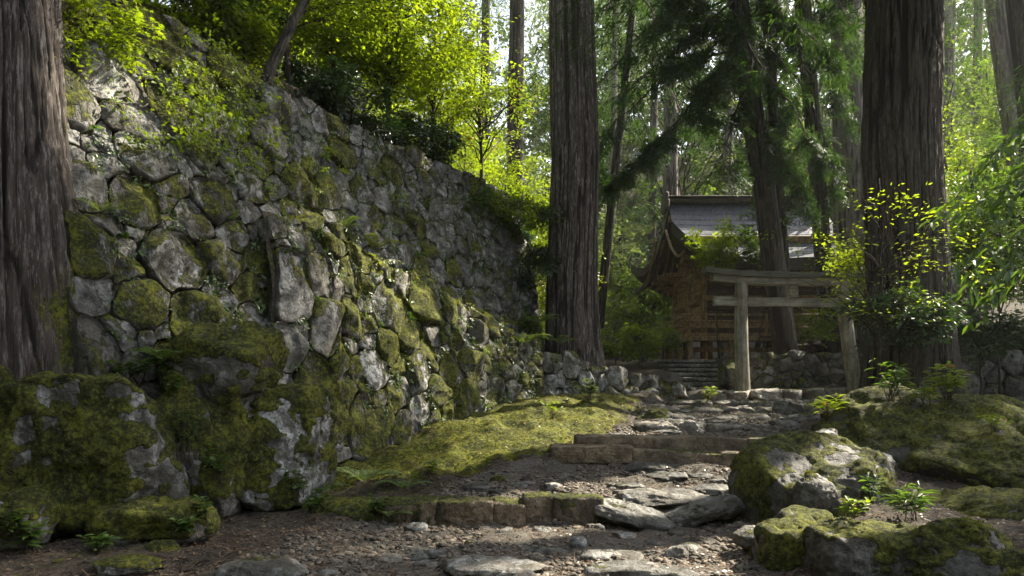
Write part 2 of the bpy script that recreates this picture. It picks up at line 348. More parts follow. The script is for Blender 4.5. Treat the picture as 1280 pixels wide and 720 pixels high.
# ---- leaves
def leaf_geo(kind, Pp, d, n, L, W):
    """arrays of leaf bases, directions, normals -> verts, faces"""
    N = len(Pp); d = nrm(d); s = nrm(np.cross(n, d)); n = np.cross(d, s)
    L = np.broadcast_to(np.asarray(L, float), (N,))[:, None]; W = np.broadcast_to(np.asarray(W, float), (N,))[:, None]
    if kind == 'rhomb':
        m = Pp + d * L * 0.45 - n * L * 0.05
        v = np.stack([Pp, m + s * W / 2 + n * W * 0.12, Pp + d * L - n * L * 0.12, m - s * W / 2 + n * W * 0.12], 1)
        f = np.arange(N)[:, None] * 4 + np.arange(4)[None]
        return v.reshape(-1, 3), [f]
    if kind == 'strip':
        v = np.stack([Pp - s * W / 2, Pp + s * W / 2, Pp + d * L + s * W * 0.3, Pp + d * L - s * W * 0.3], 1)
        return v.reshape(-1, 3), [np.arange(N)[:, None] * 4 + np.arange(4)[None]]
    if kind == 'long':
        def at(t, w, dz): return Pp + d * L * t + s * W * w + n * L * dz
        v = np.stack([Pp, at(.3, .42, .03), at(.3, 0, -.02), at(.3, -.42, .03), at(.65, .45, -.01), at(.65, 0, -.07), at(.65, -.45, -.01), at(1, 0, -.2)], 1)
        b = np.arange(N)[:, None] * 8
        tri = np.concatenate([b + np.array([x]) for x in ([0, 2, 1], [0, 3, 2], [4, 5, 7], [5, 6, 7])])
        qd = np.concatenate([b + np.array([x]) for x in ([1, 2, 5, 4], [2, 3, 6, 5])])
        return v.reshape(-1, 3), [tri, qd]
    if kind == 'lobed':
        vs = [Pp]; 
        for a, l in ((-78, .6), (-40, .85), (0, 1.0), (40, .85), (78, .6)):
            ca, sa = math.cos(rad(a)), math.sin(rad(a)); e = d * ca + s * sa; g = -d * sa + s * ca
            vs += [Pp + e * L * l * .5 + g * L * .13 + n * L * .02, Pp + e * L * l - n * L * .1, Pp + e * L * l * .5 - g * L * .13 + n * L * .02]
        v = np.stack(vs, 1); b = np.arange(N)[:, None] * 16
        f = np.concatenate([b + np.array([[0, 1 + 3 * k, 2 + 3 * k, 3 + 3 * k]]) for k in range(5)])
        return v.reshape(-1, 3), [f]
def spray_leaves(Cc, A, Nn, R, n, rs, L, W, kind, droop=0.25, thick=0.12):
    """flat fans of leaves: centres, axes, normals, radii; n leaves on each"""
    M = len(Cc); A = nrm(A); S = nrm(np.cross(Nn, A)); Nn = np.cross(A, S)
    ang = rs.choice([-0.95, -0.5, 0.0, 0.45, 0.9], (M, n)) + rs.randn(M, n) * 0.07
    t = rs.rand(M, n) ** 0.7
    R = np.broadcast_to(R, (M,))[:, None]
    ca, sa = np.cos(ang), np.sin(ang)
    e = A[:, None] * ca[..., None] + S[:, None] * sa[..., None]; g = -A[:, None] * sa[..., None] + S[:, None] * ca[..., None]
    p = Cc[:, None] + e * (t * R)[..., None] + rs.randn(M, n, 3) * (thick * R)[..., None] * np.array([0.5, 0.5, 1.0]) + np.array([0, 0, -1.0]) * (droop * t * t * R)[..., None]
    sd = rs.choice([-1.0, 1.0], (M, n)) * rs.uniform(0.3, 1.1, (M, n))
    d = e * np.cos(sd)[..., None] + g * np.sin(sd)[..., None] + np.array([0, 0, -0.25])
    nn = Nn[:, None] + rs.randn(M, n, 3) * 0.38
    sz = np.repeat(rs.uniform(0.75, 1.2, M), n) * rs.uniform(0.55, 1.3, M * n)
    return leaf_geo(kind, p.reshape(-1, 3), d.reshape(-1, 3), nn.reshape(-1, 3), L * sz, W * sz)

# ---- gaps in the roof of leaves where the photograph shows sun reaching the ground
LIT = []
def lit(px, py, D, r): LIT.append((P(px, py, D), r))
def sun_open(c, extra=0.25):
    """mask of clump centres that do NOT stand between the sun and one of the sunlit places"""
    c = np.asarray(c); keep = np.ones(len(c), bool)
    for p, r in LIT:
        w = c - p; t = w @ SUN; d = np.linalg.norm(w - t[:, None] * SUN, axis=1)
        keep &= ~((t > 1.2) & (d < r + extra))
    return keep

# ---- stone walls
def clip_poly(poly, n, d):
    out = []; k = len(poly)
    for i in range(k):
        a, b = poly[i], poly[(i + 1) % k]; da, db = a[0] * n[0] + a[1] * n[1] - d, b[0] * n[0] + b[1] * n[1] - d
        if da <= 0: out.append(a)
        if da * db < 0:
            t = da / (da - db); out.append((a[0] + (b[0] - a[0]) * t, a[1] + (b[1] - a[1]) * t))
    return out
def wall_cells(W, H, sizes, seed, keep=None, fixed=()):
    rs = np.random.RandomState(seed); pts = [tuple(x) for x in fixed]
    for r, tries in sizes:
        for _ in range(tries):
            x, y = rs.uniform(0, W), rs.uniform(0, H); q = r * rs.uniform(0.85, 1.15)
            if keep and not keep(x, y): continue
            if all((x - a) ** 2 + ((y - b) * 1.15) ** 2 > ((q + c) * 0.93) ** 2 for a, b, c in pts): pts.append((x, y, q))
    cells = []
    for i, (x, y, r) in enumerate(pts):
        k = 2.4 * r + .3; xa, xb, ya, yb = max(x - k, -.12), min(x + k, W + .12), max(y - k, -.3), min(y + k, H + rs.uniform(-.02, .12))
        if xb - xa < .1 or yb - ya < .1: continue
        poly = [(xa, ya), (xb, ya), (xb, yb), (xa, yb)]
        for j, (a, b, q) in enumerate(pts):
            if i == j: continue
            dx, dy = a - x, b - y; L = math.hypot(dx, dy)
            if L > 4.0 * (r + q) + 0.8: continue
            off = (L * L + r * r - q * q) / (2 * L); n = (dx / L, dy / L)
            poly = clip_poly(poly, n, n[0] * x + n[1] * y + off)
            if len(poly) < 3: break
        if len(poly) >= 3: cells.append((x, y, r, poly))
    return cells
def stone_in_cell(cell, S, seed, bulge=0.35, gap=0.018, nth=44, nr=11, p=15.0, rough=1.0):
    x, y, r, poly = cell; rs = np.random.RandomState(seed)
    po = np.array(poly); c = po.mean(0)
    th = np.linspace(0, 2 * math.pi, nth, endpoint=False); dirs = np.stack([np.cos(th), np.sin(th)], 1)
    acc = np.zeros(nth)
    for k in range(len(po)):
        a, b = po[k], po[(k + 1) % len(po)]; e = b - a; L = np.linalg.norm(e)
        if L < 1e-5: continue
        n = np.array([e[1], -e[0]]) / L
        d = (a - c) @ n
        if d < 0: n, d = -n, -d
        d = max(d - gap, 0.03); acc += (np.maximum(0, dirs @ n) / d) ** p
    R = acc ** (-1 / p); R *= 1 + 0.07 * vnoise(np.stack([np.cos(th) * 2.1, np.sin(th) * 2.1, np.full(nth, seed * 1.37)], 1))
    rr = np.concatenate([np.linspace(0.0, 0.72, nr - 5), [0.82, 0.90, 0.955, 0.985, 1.0]])
    t = bulge * min(r, 0.6) * rs.uniform(0.7, 1.25)
    hh = t * np.maximum(0, 1 - rr ** 3.6) ** 0.6
    uv = c + rr[:, None, None] * R[None, :, None] * dirs[None]
    h = np.broadcast_to(hh[:, None], rr.shape + (nth,)).copy()
    tl = rs.randn(2) * 0.22; h = h + (uv - c) @ tl * (1 - rr[:, None] ** 4)
    for _ in range(2):
        g = rs.randn(2) * 0.45; pl = t * rs.uniform(0.65, 1.1) + (uv - c) @ g
        h = np.where(rr[:, None] < 0.96, np.minimum(h, np.maximum(pl, -0.02)), h)
    uv = np.concatenate([uv, c + (R[None, :, None] * dirs[None]) * 0.97, c + (R[None, :, None] * dirs[None]) * 0.86])
    h = np.concatenate([h, np.full((1, nth), -0.07), np.full((1, nth), -0.22)])
    uw = uv.reshape(-1, 2); q3 = np.concatenate([uw * 1.9, np.zeros((len(uw), 1))], 1)
    uw = uw + 0.085 * np.stack([vnoise(q3 + 5.5), vnoise(q3 + 11.7)], 1) + 0.03 * np.stack([vnoise(q3 * 3.1 + 2.5), vnoise(q3 * 3.1 + 8.7)], 1)
    pos, nor = S(uw[:, 0], uw[:, 1])
    v = pos + nor * h.ravel()[:, None]
    wgt = np.concatenate([np.full(len(rr), 1.0), [0.5, 0.3]]).repeat(nth)
    s = max(r, 0.15)
    k = v / s
    dn = 0.065 * ridged(k * 1.25 + seed * 2.3, 2) + 0.07 * fbm(k * 2.2 + seed, 4) + 0.02 * ridged(k * 6.0, 2)
    v = v + nor * (dn * s * rough * wgt)[:, None]
    M = len(rr) + 2; i = np.arange(M - 1)[:, None] * nth; j = np.arange(nth)[None]; j2 = (j + 1) % nth
    q = np.stack([i + j, i + j2, i + nth + j2, i + nth + j], -1).reshape(-1, 4)
    return v, [q[nth:][:, ::-1], np.stack([np.zeros(nth, int), nth + np.arange(nth), nth + (np.arange(nth) + 1) % nth], 1)]
class WallFace:
    """a battered face given by columns of (bottom point, top point); u runs along it, v up it"""
    def __init__(s, cols, flip=1.0):
        s.b = np.array([c[0] for c in cols]); s.t = np.array([c[1] for c in cols]); m = (s.b + s.t) / 2
        s.u = np.concatenate([[0], np.cumsum(np.linalg.norm(np.diff(m, axis=0), axis=1))]); s.W = s.u[-1]
        s.H = float(np.mean(np.linalg.norm(s.t - s.b, axis=1))); s.flip = flip
    def pt(s, u, v):
        b = np.stack([np.interp(u, s.u, s.b[:, k]) for k in range(3)], -1); t = np.stack([np.interp(u, s.u, s.t[:, k]) for k in range(3)], -1)
        e0 = np.minimum(u, 0) + np.maximum(u - s.W, 0)
        dr = nrm(s.b[-1] - s.b[0]); return b + (t - b) * (v / s.H)[..., None] + e0[..., None] * dr
    def __call__(s, u, v):
        u = np.asarray(u, float); v = np.asarray(v, float); e = 0.35
        p = s.pt(u, v); du = s.pt(u + e, v) - s.pt(u - e, v); dv = s.pt(u, v + e) - s.pt(u, v - e)
        n = nrm(np.cross(du, dv)) * s.flip
        p = p + n * (0.10 * vnoise(p * 0.7 + 3))[..., None]
        return p, n
def core_mesh(S, W, H, depth, nu=40, nv=24, v0=0.0, vtop=None):
    u, v = np.meshgrid(np.linspace(-0.15, W + 0.15, nu), np.linspace(v0, H, nv)); 
    if vtop is not None: v = np.minimum(v, vtop(u))
    p, n = S(u.ravel(), v.ravel()); p = p - n * depth + n * (0.04 * fbm(p * 3, 3))[:, None]
    i = np.arange(nv - 1)[:, None] * nu; j = np.arange(nu - 1)[None]
    return p, np.stack([i + j, i + j + 1, i + nu + j + 1, i + nu + j], -1).reshape(-1, 4)
def stone_wall(name, label, S, sizes, seed, moss, lichen, tone=1.0, keep=None, bulge=0.35, gap=0.018, nth=44, nr=11, top=100, core_v0=0.0, vtop=None, fixed=(), mossf=None):
    cells = wall_cells(S.W, S.H, sizes, seed, keep, fixed)
    base = S.b[len(S.b) // 2]; T = thing(name, label, 'stone wall', base)
    rs = np.random.RandomState(seed + 5)
    def apparent(c):
        p = S(np.array([c[0]]), np.array([c[1]]))[0][0]; return c[2] ** 2 / p[1] ** 2
    cells.sort(key=apparent, reverse=True); rest = []
    for k, c in enumerate(cells):
        v, f = stone_in_cell(c, S, seed * 100 + k, bulge, gap, nth, nr)
        if k >= top: rest.append((v, f)); continue
        mv = moss(c[0], c[1]) if callable(moss) else moss
        o = link('stone', v, f, ROCK, T, props=dict(moss=float(mv + rs.randn() * 0.10), lichen=float(np.clip(lichen + rs.randn() * 0.35, 0, 1)), tone=float(tone * rs.uniform(0.75, 1.25))))
    if rest:
        v, f = merge(rest); o = link('small_stones', v, f, ROCK, T, props=dict(moss=0.2, lichen=0.5, tone=float(tone))); o['kind'] = 'stuff'
    v, f = core_mesh(S, S.W, S.H, 0.07, v0=core_v0, vtop=vtop)
    link('earth_core', v, f, SOIL, T, attrs=dict(path=np.zeros(len(v)), moss=np.full(len(v), 0.40)))
    return T, cells

# ------------------------------------------------------------------ sunlit places (where the leaf roof is open)
for a in [(600, 410, 13.3, .55), (640, 425, 14.4, .5), (655, 470, 14.8, .5), (560, 385, 12.4, .5), (620, 470, 13.8, .4), (530, 420, 11.6, .35), (430, 300, 10.2, .25), (480, 330, 10.9, .3), (510, 380, 11.4, .3),
          (600, 575, 9.3, .12), (660, 540, 11.0, .05), (690, 515, 13.5, .2), (725, 540, 11.8, .0), (375, 705, 5.6, -.3), (820, 590, 8.8, -.2), (900, 572, 9.3, -.1), (700, 600, 8.6, -.2), (960, 575, 9.2, -.2), (540, 655, 6.9, -.4),
          (1000, 655, 5.9, -.2), (1245, 550, 8.7, -.05), (1085, 520, 10, -.1), (1140, 505, 10, -.1), (1010, 550, 9.5, -.1), (1200, 520, 9.5, -.1), (985, 568, 7.4, -.35),
          (1100, 300, 10.6, 1.3), (1060, 260, 10.6, 1.2), (1120, 390, 10.6, .9), (1230, 280, 6.2, 1.0), (1200, 200, 8.0, 1.0), (1250, 340, 6.2, .7),
          (450, 60, 16, 3.0), (560, 100, 18, 3.0), (650, 200, 20, 3.0), (640, 330, 20, 1.5), (390, 30, 14.5, 1.8), (125, 60, 7.2, .2), (500, 180, 17, 1.2),
          (860, 285, 22.5, 1.3), (930, 280, 23, 1.2), (865, 400, 21.5, 1.1), (926, 420, 17.5, .4), (1060, 420, 17.5, .4), (990, 375, 17.5, .3), (870, 470, 19.0, .3), (790, 330, 31, 3.5), (790, 300, 38, 5.0), (790, 390, 36, 5.0), (770, 330, 46, 6.0), (815, 200, 46, 5.0), (600, 200, 19.6, 1.5), (640, 230, 20.6, 1.5), (555, 200, 17.8, 1.2), (820, 240, 42, 5.0), (740, 280, 36, 4.0), (780, 430, 22, 1.5), (1200, 150, 26, 4.0), (1240, 280, 20, 2.5), (1000, 380, 24, 1.0), (800, 450, 22.5, 1.0), (815, 450, 24.5, 1.0), (830, 460, 20.8, .5), (870, 452, 20.3, .3), (770, 200, 34, 4.0), (900, 200, 36, 4.0), (960, 494, 17.2, .35),
          (360, 250, 9.9, -.2)]:
    lit(*a)

# ------------------------------------------------------------------ terrain
def seg_sd(x, y, line):
    """signed distance to a polyline (positive on its left-hand side)"""
    best = np.full(x.shape, 1e9); sg = np.ones(x.shape)
    for k in range(len(line) - 1):
        a, b = np.array(line[k], float), np.array(line[k + 1], float); e = b - a; L2 = e @ e
        t = ((x - a[0]) * e[0] + (y - a[1]) * e[1]) / L2
        lo = 0 if k > 0 else -99; hi = 1 if k < len(line) - 2 else 99
        t = np.clip(t, lo, hi); dx, dy = x - a[0] - t * e[0], y - a[1] - t * e[1]; d = np.hypot(dx, dy)
        s = np.sign(e[0] * (y - a[1]) - e[1] * (x - a[0])); m = d < best; best = np.where(m, d, best); sg = np.where(m, s, sg)
    return best * sg
LOWTOP = [P(345, 262, 9.0)[:2], P(672, 428, 15.3)[:2]]
LOWBASE = [P(372, 655, 8.3)[:2], P(676, 510, 15.0)[:2]]
UPTOP = [(-9, 0.0), (-5.25, 7.3), P(330, 105, 10.3)[:2], P(650, 250, 18.5)[:2], (0.9, 24.0), (0.5, 60.0)]
MIDWALL = [P(640, 470, 14.6)[:2], P(668, 440, 15.3)[:2], P(800, 468, 16.8)[:2], P(872, 486, 17.8)[:2], (4.35, 20.3), (4.4, 30.0)]
TERR = [(-12, 6.85), (-4.9, 6.85), (-3.2, 7.65), (-2.5, 8.9)]
ZP = np.array([(-50, -0.3), (3, -.05), (5.3, 0), (7.55, 0), (7.62, .17), (9.50, .41), (9.56, .48), (9.85, .50), (9.92, .675), (11.45, .70), (11.55, .80), (12.95, .81), (13.05, .90), (14.1, .90), (14.2, .98), (15.6, .98), (15.7, 1.06), (17.3, 1.04), (17.4, 1.33), (20.15, 1.36), (20.4, 2.20), (30, 2.3), (45, 3.2), (70, 13), (130, 42), (400, 60)])
ZS = np.array([(-50, -0.3), (5, 0), (7.35, .10), (9.5, .5), (11.3, .78), (15.5, 1.05), (17, 1.2), (18, 1.36), (20.5, 1.9), (30, 2.3), (45, 3.2), (70, 13), (130, 42), (400, 60)])
XL = np.array([(-50, -2.4), (5, -2.4), (6.5, -2.1), (7.4, -1.35), (8.4, -.75), (9.4, .55), (10.5, 1.35), (12, 2.15), (15, 2.75), (16.5, 3.5), (18, 4.3), (100, 4.2)])
XR = np.array([(-50, 1.9), (5.3, 1.95), (7.3, 2.5), (9.5, 3.8), (12, 5.2), (15, 7.0), (17, 8.6), (18.5, 8.6), (18.6, 6.05), (100, 6.05)])
ip = lambda t, y: np.interp(y, t[:, 0], t[:, 1])
def terrain(x, y):
    x = np.asarray(x, float); y = np.asarray(y, float); p3 = np.stack([x, y, np.zeros_like(x)], -1)
    xl, xr = ip(XL, y), ip(XR, y); zp, zs = ip(ZP, y), ip(ZS, y)
    wz = np.interp(y, [5, 8.3, 10, 12, 15, 17], [.12, .12, .56, .92, 1.22, 1.25])
    xw = np.interp(y, [5, LOWBASE[0][1], LOWBASE[1][1], 17], [-4, LOWBASE[0][0], LOWBASE[1][0], 1.5])
    tl = np.clip((xl - x) / np.maximum(xl - xw, 0.3), 0, 1.2)
    inside = sst(0.05, -0.25, x - xr) * sst(0.05, -0.25, xl - x)
    z = zs + (wz - zs) * np.clip(tl, 0, 1) + 0.12 * np.sin(np.clip(tl, 0, 1) * math.pi) * sst(8.2, 9.5, y)
    z = np.where(x > xl, zs, z)
    zr = np.interp(y, [5, 5.6, 7, 9, 10.5, 12, 13, 18], [.15, .2, .3, .45, .85, 1.0, 1.05, 1.3])
    z = z + (np.maximum(zr, zs) - zs) * sst(0, 1.5, x - xr)
    z = zp * inside + z * (1 - inside)
    z = z + (0.035 * fbm(p3 * 2.6, 4) + 0.020 * fbm(p3 * 7.0, 2)) + 0.05 * fbm(p3 * 0.8, 3) * (1 - inside) + 0.05 * ridged(p3 * 1.9, 3) * (1 - inside) * sst(8.2, 9, y)
    d = seg_sd(x, y, TERR); z = z + np.maximum(0, 1.42 - z) * sst(0.0, 0.5, d) * sst(-2.2, -2.6, x) * (y < 12)
    d = seg_sd(x, y, LOWTOP); la, lb = np.array(LOWTOP[0]), np.array(LOWTOP[1]); tt = ((x - la[0]) * (lb - la)[0] + (y - la[1]) * (lb - la)[1]) / ((lb - la) @ (lb - la)); inr = sst(.02, .05, tt) * sst(1.0, .97, tt)
    zl = np.interp(y, [9, 15.3], [3.72, 2.42]); z = z + np.maximum(0, zl - z) * sst(0.22, 0.4, d) * inr
    d = seg_sd(x, y, MIDWALL); zm = np.interp(y, [15, 17.6, 20, 24], [2.0, 1.75, 2.0, 2.2]); zm = zm + 0.5 * sst(1.5, 5.0, d)
    z = z + np.maximum(0, zm - z) * sst(0.2, 0.4, d) * (y > 14.8)
    d = seg_sd(x, y, UPTOP); far = sst(18, 24, y)
    up = 6.1 + 0.62 * np.maximum(d, 0) + 0.3 * fbm(p3 * 0.5, 3)
    z = z + np.maximum(0, up - z) * sst(0.25, 0.55 + 9 * far, d)
    z = np.where((x > 5.95) & (y > 18.95), np.maximum(z, 2.24), z)
    z = z + np.maximum(0, 2.8 - z) * sst(0.3, 0.6, y - 15.2) * sst(9.4, 9.9, x)
    z = z + 0.28 * np.maximum(0, x - 15) * sst(5, 12, y) + 0.35 * np.maximum(0, -8 - x) * (y < 9)
    return z
def gridline(lo, a, b, hi, h, g=1.22):
    mid = list(np.arange(a, b + 1e-6, h)); s, v = h, b
    while v < hi: s *= g; v += s; mid.append(v)
    s, v = h, a
    while v > lo: s *= g; v -= s; mid.insert(0, v)
    return np.array(mid)
gx = gridline(-140, -4.5, 9.5, 160, 0.055); gy = gridline(-60, 4.6, 19.2, 260, 0.055)
GX, GY = np.meshgrid(gx, gy); GZ = terrain(GX, GY)
p3 = np.stack([GX, GY, GZ], -1); wig = 0.25 * fbm(p3 * 2.1, 3)
xl, xr = ip(XL, GY), ip(XR, GY)
pathm = sst(-0.25, 0.25, GX - xl + wig) * sst(-0.3, 0.2, xr - GX + wig) * (GY < 18.6) * (GY > -2)
wl = seg_sd(GX, GY, LOWBASE)
bankm = sst(0.15, -0.35, pathm - 0.3) * (wl < 0.5) * sst(8.2, 9.0, GY) * sst(16.6, 15.6, GY) * (GX < xl + 1) * (seg_sd(GX, GY, MIDWALL) < 0.3)
mossv = 0.12 + 0.62 * bankm + 0.16 * sst(0.0, 0.8, GX - xr) * (GY < 14) + 0.22 * (GX < -2.0) * (GY < 9) - 0.55 * pathm + 0.35 * (seg_sd(GX, GY, LOWTOP) > 0) * (GY < 16) * (GX < 1)
mossv = mossv + 0.35 * np.exp(-((GX + 1.6) / .8) ** 2 - ((GY - 5.75) / .28) ** 2) + 0.3 * np.exp(-((GX - 3.2) / .5) ** 2 - ((GY - 9.1) / .2) ** 2)
V = p3.reshape(-1, 3); nx, ny = len(gx), len(gy)
ii = (np.arange(ny - 1)[:, None] * nx + np.arange(nx - 1)[None])
quads = np.stack([ii, ii + 1, ii + nx + 1, ii + nx], -1).reshape(-1, 4)
qm = pathm.ravel()[quads].mean(1) > 0.5; qb = (bankm.ravel()[quads].mean(1) > 0.5) & ~qm
def sub(name, m, kind, label, cat):
    u, inv = np.unique(quads[m], return_inverse=True)
    o = link(name, V[u], inv.reshape(-1, 4), SOIL, attrs=dict(path=pathm.ravel()[u], moss=mossv.ravel()[u]))
    return tag(o, label, cat, None, kind)
sub('ground', ~qm & ~qb, 'structure', 'dark forest floor of soil, moss and slope around the path', 'ground')
sub('path', qm, 'structure', 'stepped gravel path climbing towards the wooden gate', 'path')
sub('moss', qb, 'stuff', 'sunlit moss bank between the path and the lower stone wall', 'moss')
def tz(x, y): return float(terrain(np.array([x]), np.array([y]))[0])

# ------------------------------------------------------------------ stone walls
S_up = WallFace([(np.array([-3.85, 6.55, .6]), np.array([-5.25, 7.3, 6.35])), (P(395, 555, 8.7), P(330, 105, 10.3)), (P(690, 520, 17.0), P(650, 250, 18.5))])
uc = S_up.u[1]
STRETCH = 0
def keep_up(u, v):
    ledge = 2.7 - 1.4 * (u - uc) / (S_up.W - uc)
    return not (u > uc + 0.5 and v < ledge - 0.2)
# big stones of the left face, placed as in the photograph
def uv_of(S, px, py):
    uu, vv = np.meshgrid(np.linspace(0, S.W, 200), np.linspace(0, S.H, 120)); p = S.pt(uu.ravel(), vv.ravel())
    qx = 640 + F * p[:, 0] / p[:, 1]; qy = HY - F * (p[:, 2] - HC) / p[:, 1]; k = np.argmin((qx - px) ** 2 + (qy - py) ** 2); return uu.ravel()[k], vv.ravel()[k]
fix = []
for px, py, r in [(215, 330, .52), (165, 255, .36), (180, 195, .42), (205, 225, .25), (190, 45, .48), (170, 160, .42), (140, 105, .45), (245, 190, .30), (265, 250, .40), (290, 95, .40), (375, 235, .50), (335, 175, .42), (250, 410, .50), (310, 400, .30), (240, 270, .24), (285, 290, .30), (175, 78, .28), (210, 140, .36), (310, 235, .3), (330, 330, .34), (430, 190, .45), (410, 240, .4), (480, 250, .38)]:
    u, v = uv_of(S_up, px, py); fix.append((u, v, r * .84))
W_up, cells_up = stone_wall('stone_wall', 'tall upper wall of grey lichened boulders rising from the ledge to the hillside', S_up,
    [(0.34, 40), (0.26, 400), (0.19, 900), (0.12, 1400), (.075, 900)], 3, lambda u, v: 0.38 + (0.14 if v < 2.3 else -0.02), 0.85, .82, keep_up, 0.40, 0.008, fixed=fix)
S_low = WallFace([(P(372, 655, 8.3), P(345, 262, 9.0)), (P(678, 512, 15.0), P(672, 428, 15.3))])
rs_ = np.random.RandomState(2)
W_low, cells_low = stone_wall('stone_wall', 'lower battered wall of mossy stones along the left edge of the path', S_low,
    [(0.34, 50), (0.27, 300), (0.2, 700), (0.13, 900), (0.08, 800)], 11, 0.40, 0.45, 1.0, None, 0.46, 0.006, fixed=[(.5, 1.1, .42), (1.0, 2.9, .34), (1.4, .6, .42)])
for fu in np.linspace(.42, 1.0, 8):
    for fv in (.25, .55, .8, .97):
        if rs_.rand() < .82: LIT.append((S_low(np.array([fu * S_low.W]), np.array([fv * S_low.H]))[0][0], .12))
S_mid = WallFace([(P(655, 512, 14.9), P(655, 436, 15.2)), (P(800, 514, 16.6), P(800, 469, 16.8)), (P(876, 512, 17.7), P(876, 487, 17.8))])
stone_wall('stone_wall', 'low rough wall of rounded stones below the central cedar', S_mid, [(0.24, 60), (0.19, 200), (0.13, 300)], 21, 0.22, 0.55, 1.25, None, 0.5, 0.008, nth=36, nr=9)
S_shr = WallFace([(P(938, 494, 18.5), P(942, 443, 18.7)), (P(1130, 494, 18.5), P(1130, 438, 18.7))])
stone_wall('stone_wall', 'short terrace wall of dark stones behind the wooden gate', S_shr, [(0.2, 60), (0.16, 200), (0.11, 300)], 31, 0.26, 0.3, 0.85, None, 0.45, 0.008, nth=36, nr=9)
S_rt = WallFace([(P(1165, 520, 14.7), P(1168, 408, 15.0)), (P(1420, 520, 14.2), P(1420, 402, 14.5))])
stone_wall('stone_wall', 'dark stone wall in shade right of the big cedar at the right edge', S_rt, [(0.26, 60), (0.2, 200), (0.14, 300)], 41, 0.2, 0.15, 0.8, None, 0.45, 0.008, nth=36, nr=9, fixed=[(2.0 * .9, 1.75, .26)])

# ------------------------------------------------------------------ boulders
B = 'boulder'
def pr(px, py, D): return P(px, py, D)
T_ = ((0, 0, 1), .78)
rock('boulder', 'huge flat-topped moss-covered block with pale lichen below the brown cedar trunk', B, P(112, 560, 6.75), (.98, .66, .78), 101, moss=.40, lichen=.8, tone=.95, level=6, box=5.0, planes=[((0, 0, 1), .82), ((0, -1, .12), .8), ((1, -.5, .1), .95)], nplanes=3, rough=.8, yaw=.05)
rock('boulder', 'squarish mossy boulder with white vertical lichen streaks at the foot of the lower wall', B, P(342, 552, 7.75), (.52, .60, .68), 103, moss=.34, lichen=.9, tone=1.0, level=6, box=5.0, planes=[((0, 0, 1), .84), ((.75, -.7, .05), .78)], nplanes=3, rough=.8, yaw=-.35)
rock('boulder', 'dark leaning slab wedged between the two big mossy blocks', B, P(258, 556, 7.15), (.46, .5, .82), 105, moss=.24, lichen=.5, tone=.85, level=5, box=3.5, planes=[((.2, -.8, .5), .6)], tilt=(0, .18))
rock('boulder', 'rounded mossy boulder half buried below the leaning slab', B, P(195, 658, 6.25), (.52, .34, .22), 107, moss=.42, lichen=.6, level=5, box=2.4, tone=1.0)
rock('boulder', 'small mossy boulder at the lower left corner of the photograph', B, P(22, 650, 5.9), (.26, .26, .24), 109, moss=.34, lichen=.5, level=5, box=2.5)
rock('boulder', 'tall grey stone cut by the left picture edge beside the mossy block', B, P(-18, 560, 6.3), (.22, .4, .75), 111, moss=.25, lichen=.6, level=5, box=3.5)
rock('boulder', 'low mossy lump beside the fern in front of the slab', B, P(205, 688, 5.9), (.16, .14, .09), 113, moss=.40, lichen=.3, level=4, box=2.3)
rock('boulder', 'big mossy root-like boulder wedged under the wall right of the cedar foot', B, P(285, 462, 7.35), (.62, .45, .46), 115, moss=.40, lichen=.5, level=5, box=2.6, tone=.9)
rock('boulder', 'flat dark boulder at the foot of the streaked block', B, P(420, 640, 7.6), (.55, .35, .16), 117, moss=.40, lichen=.4, level=5, box=2.5)
# right-hand side
rock('boulder', 'large smooth grey boulder with moss flanks right of the path', B, P(1015, 625, 7.4), (.76, .82, .68), 121, moss=.27, lichen=.0, tone=.5, level=6, box=2.4, planes=[((-.25, -.5, .8), .76), ((.1, -.95, .2), .84)], nplanes=1, rough=.55, yaw=.3)
rock('boulder', 'round stone nested in the front of the large smooth boulder', B, P(1012, 622, 6.62), (.24, .2, .22), 122, moss=.16, lichen=.2, tone=.6, level=5, box=2.3)
rock('boulder', 'small mossy stone in front of the large smooth boulder', B, P(1000, 652, 6.2), (.27, .2, .12), 123, moss=.32, lichen=.4, level=4, box=2.6)
rock('boulder', 'pale flat-topped slab lit by the sun beside the second step', B, P(1002, 560, 9.2), (.42, .5, .16), 125, moss=.02, lichen=.5, tone=1.7, level=5, box=3.0, tilt=(-.25, -.35), rough=.9)
rock('boulder', 'flat grey rock between the smooth boulder and the mossy mound', B, P(1060, 577, 8.1), (.46, .4, .16), 127, moss=.02, lichen=.6, tone=1.3, level=5, box=2.4, planes=[T_])
rock('boulder', 'broad moss-grown mound of rock at the foot of the right cedar', B, P(1185, 572, 9.6), (1.9, 1.2, .92), 129, moss=.33, lichen=.1, tone=.45, level=6, box=2.2, planes=[((-.5, -.5, .8), .74), ((.1, -.8, .65), .76)], nplanes=3, rough=.85)
rock('boulder', 'mossy rock shoulder running out of the right picture edge', B, P(1265, 600, 8.2), (1.2, .65, .56), 131, moss=.33, lichen=.1, tone=.45, level=6, box=2.3, nplanes=3, rough=.85, planes=[((-.3, -.4, .85), .66)])
rock('boulder', 'long low mossy ledge of rock behind the bamboo-like plant', B, P(1235, 652, 7.0), (1.05, .42, .32), 133, moss=.35, lichen=.2, tone=.8, level=5, box=2.8, nplanes=4, planes=[T_])
rock('boulder', 'small mossy hump on the ridge of the mound beside the upper steps', B, P(1110, 545, 9.8), (.62, .5, .42), 134, moss=.36, lichen=.2, tone=.8, level=5, box=2.4, nplanes=4)
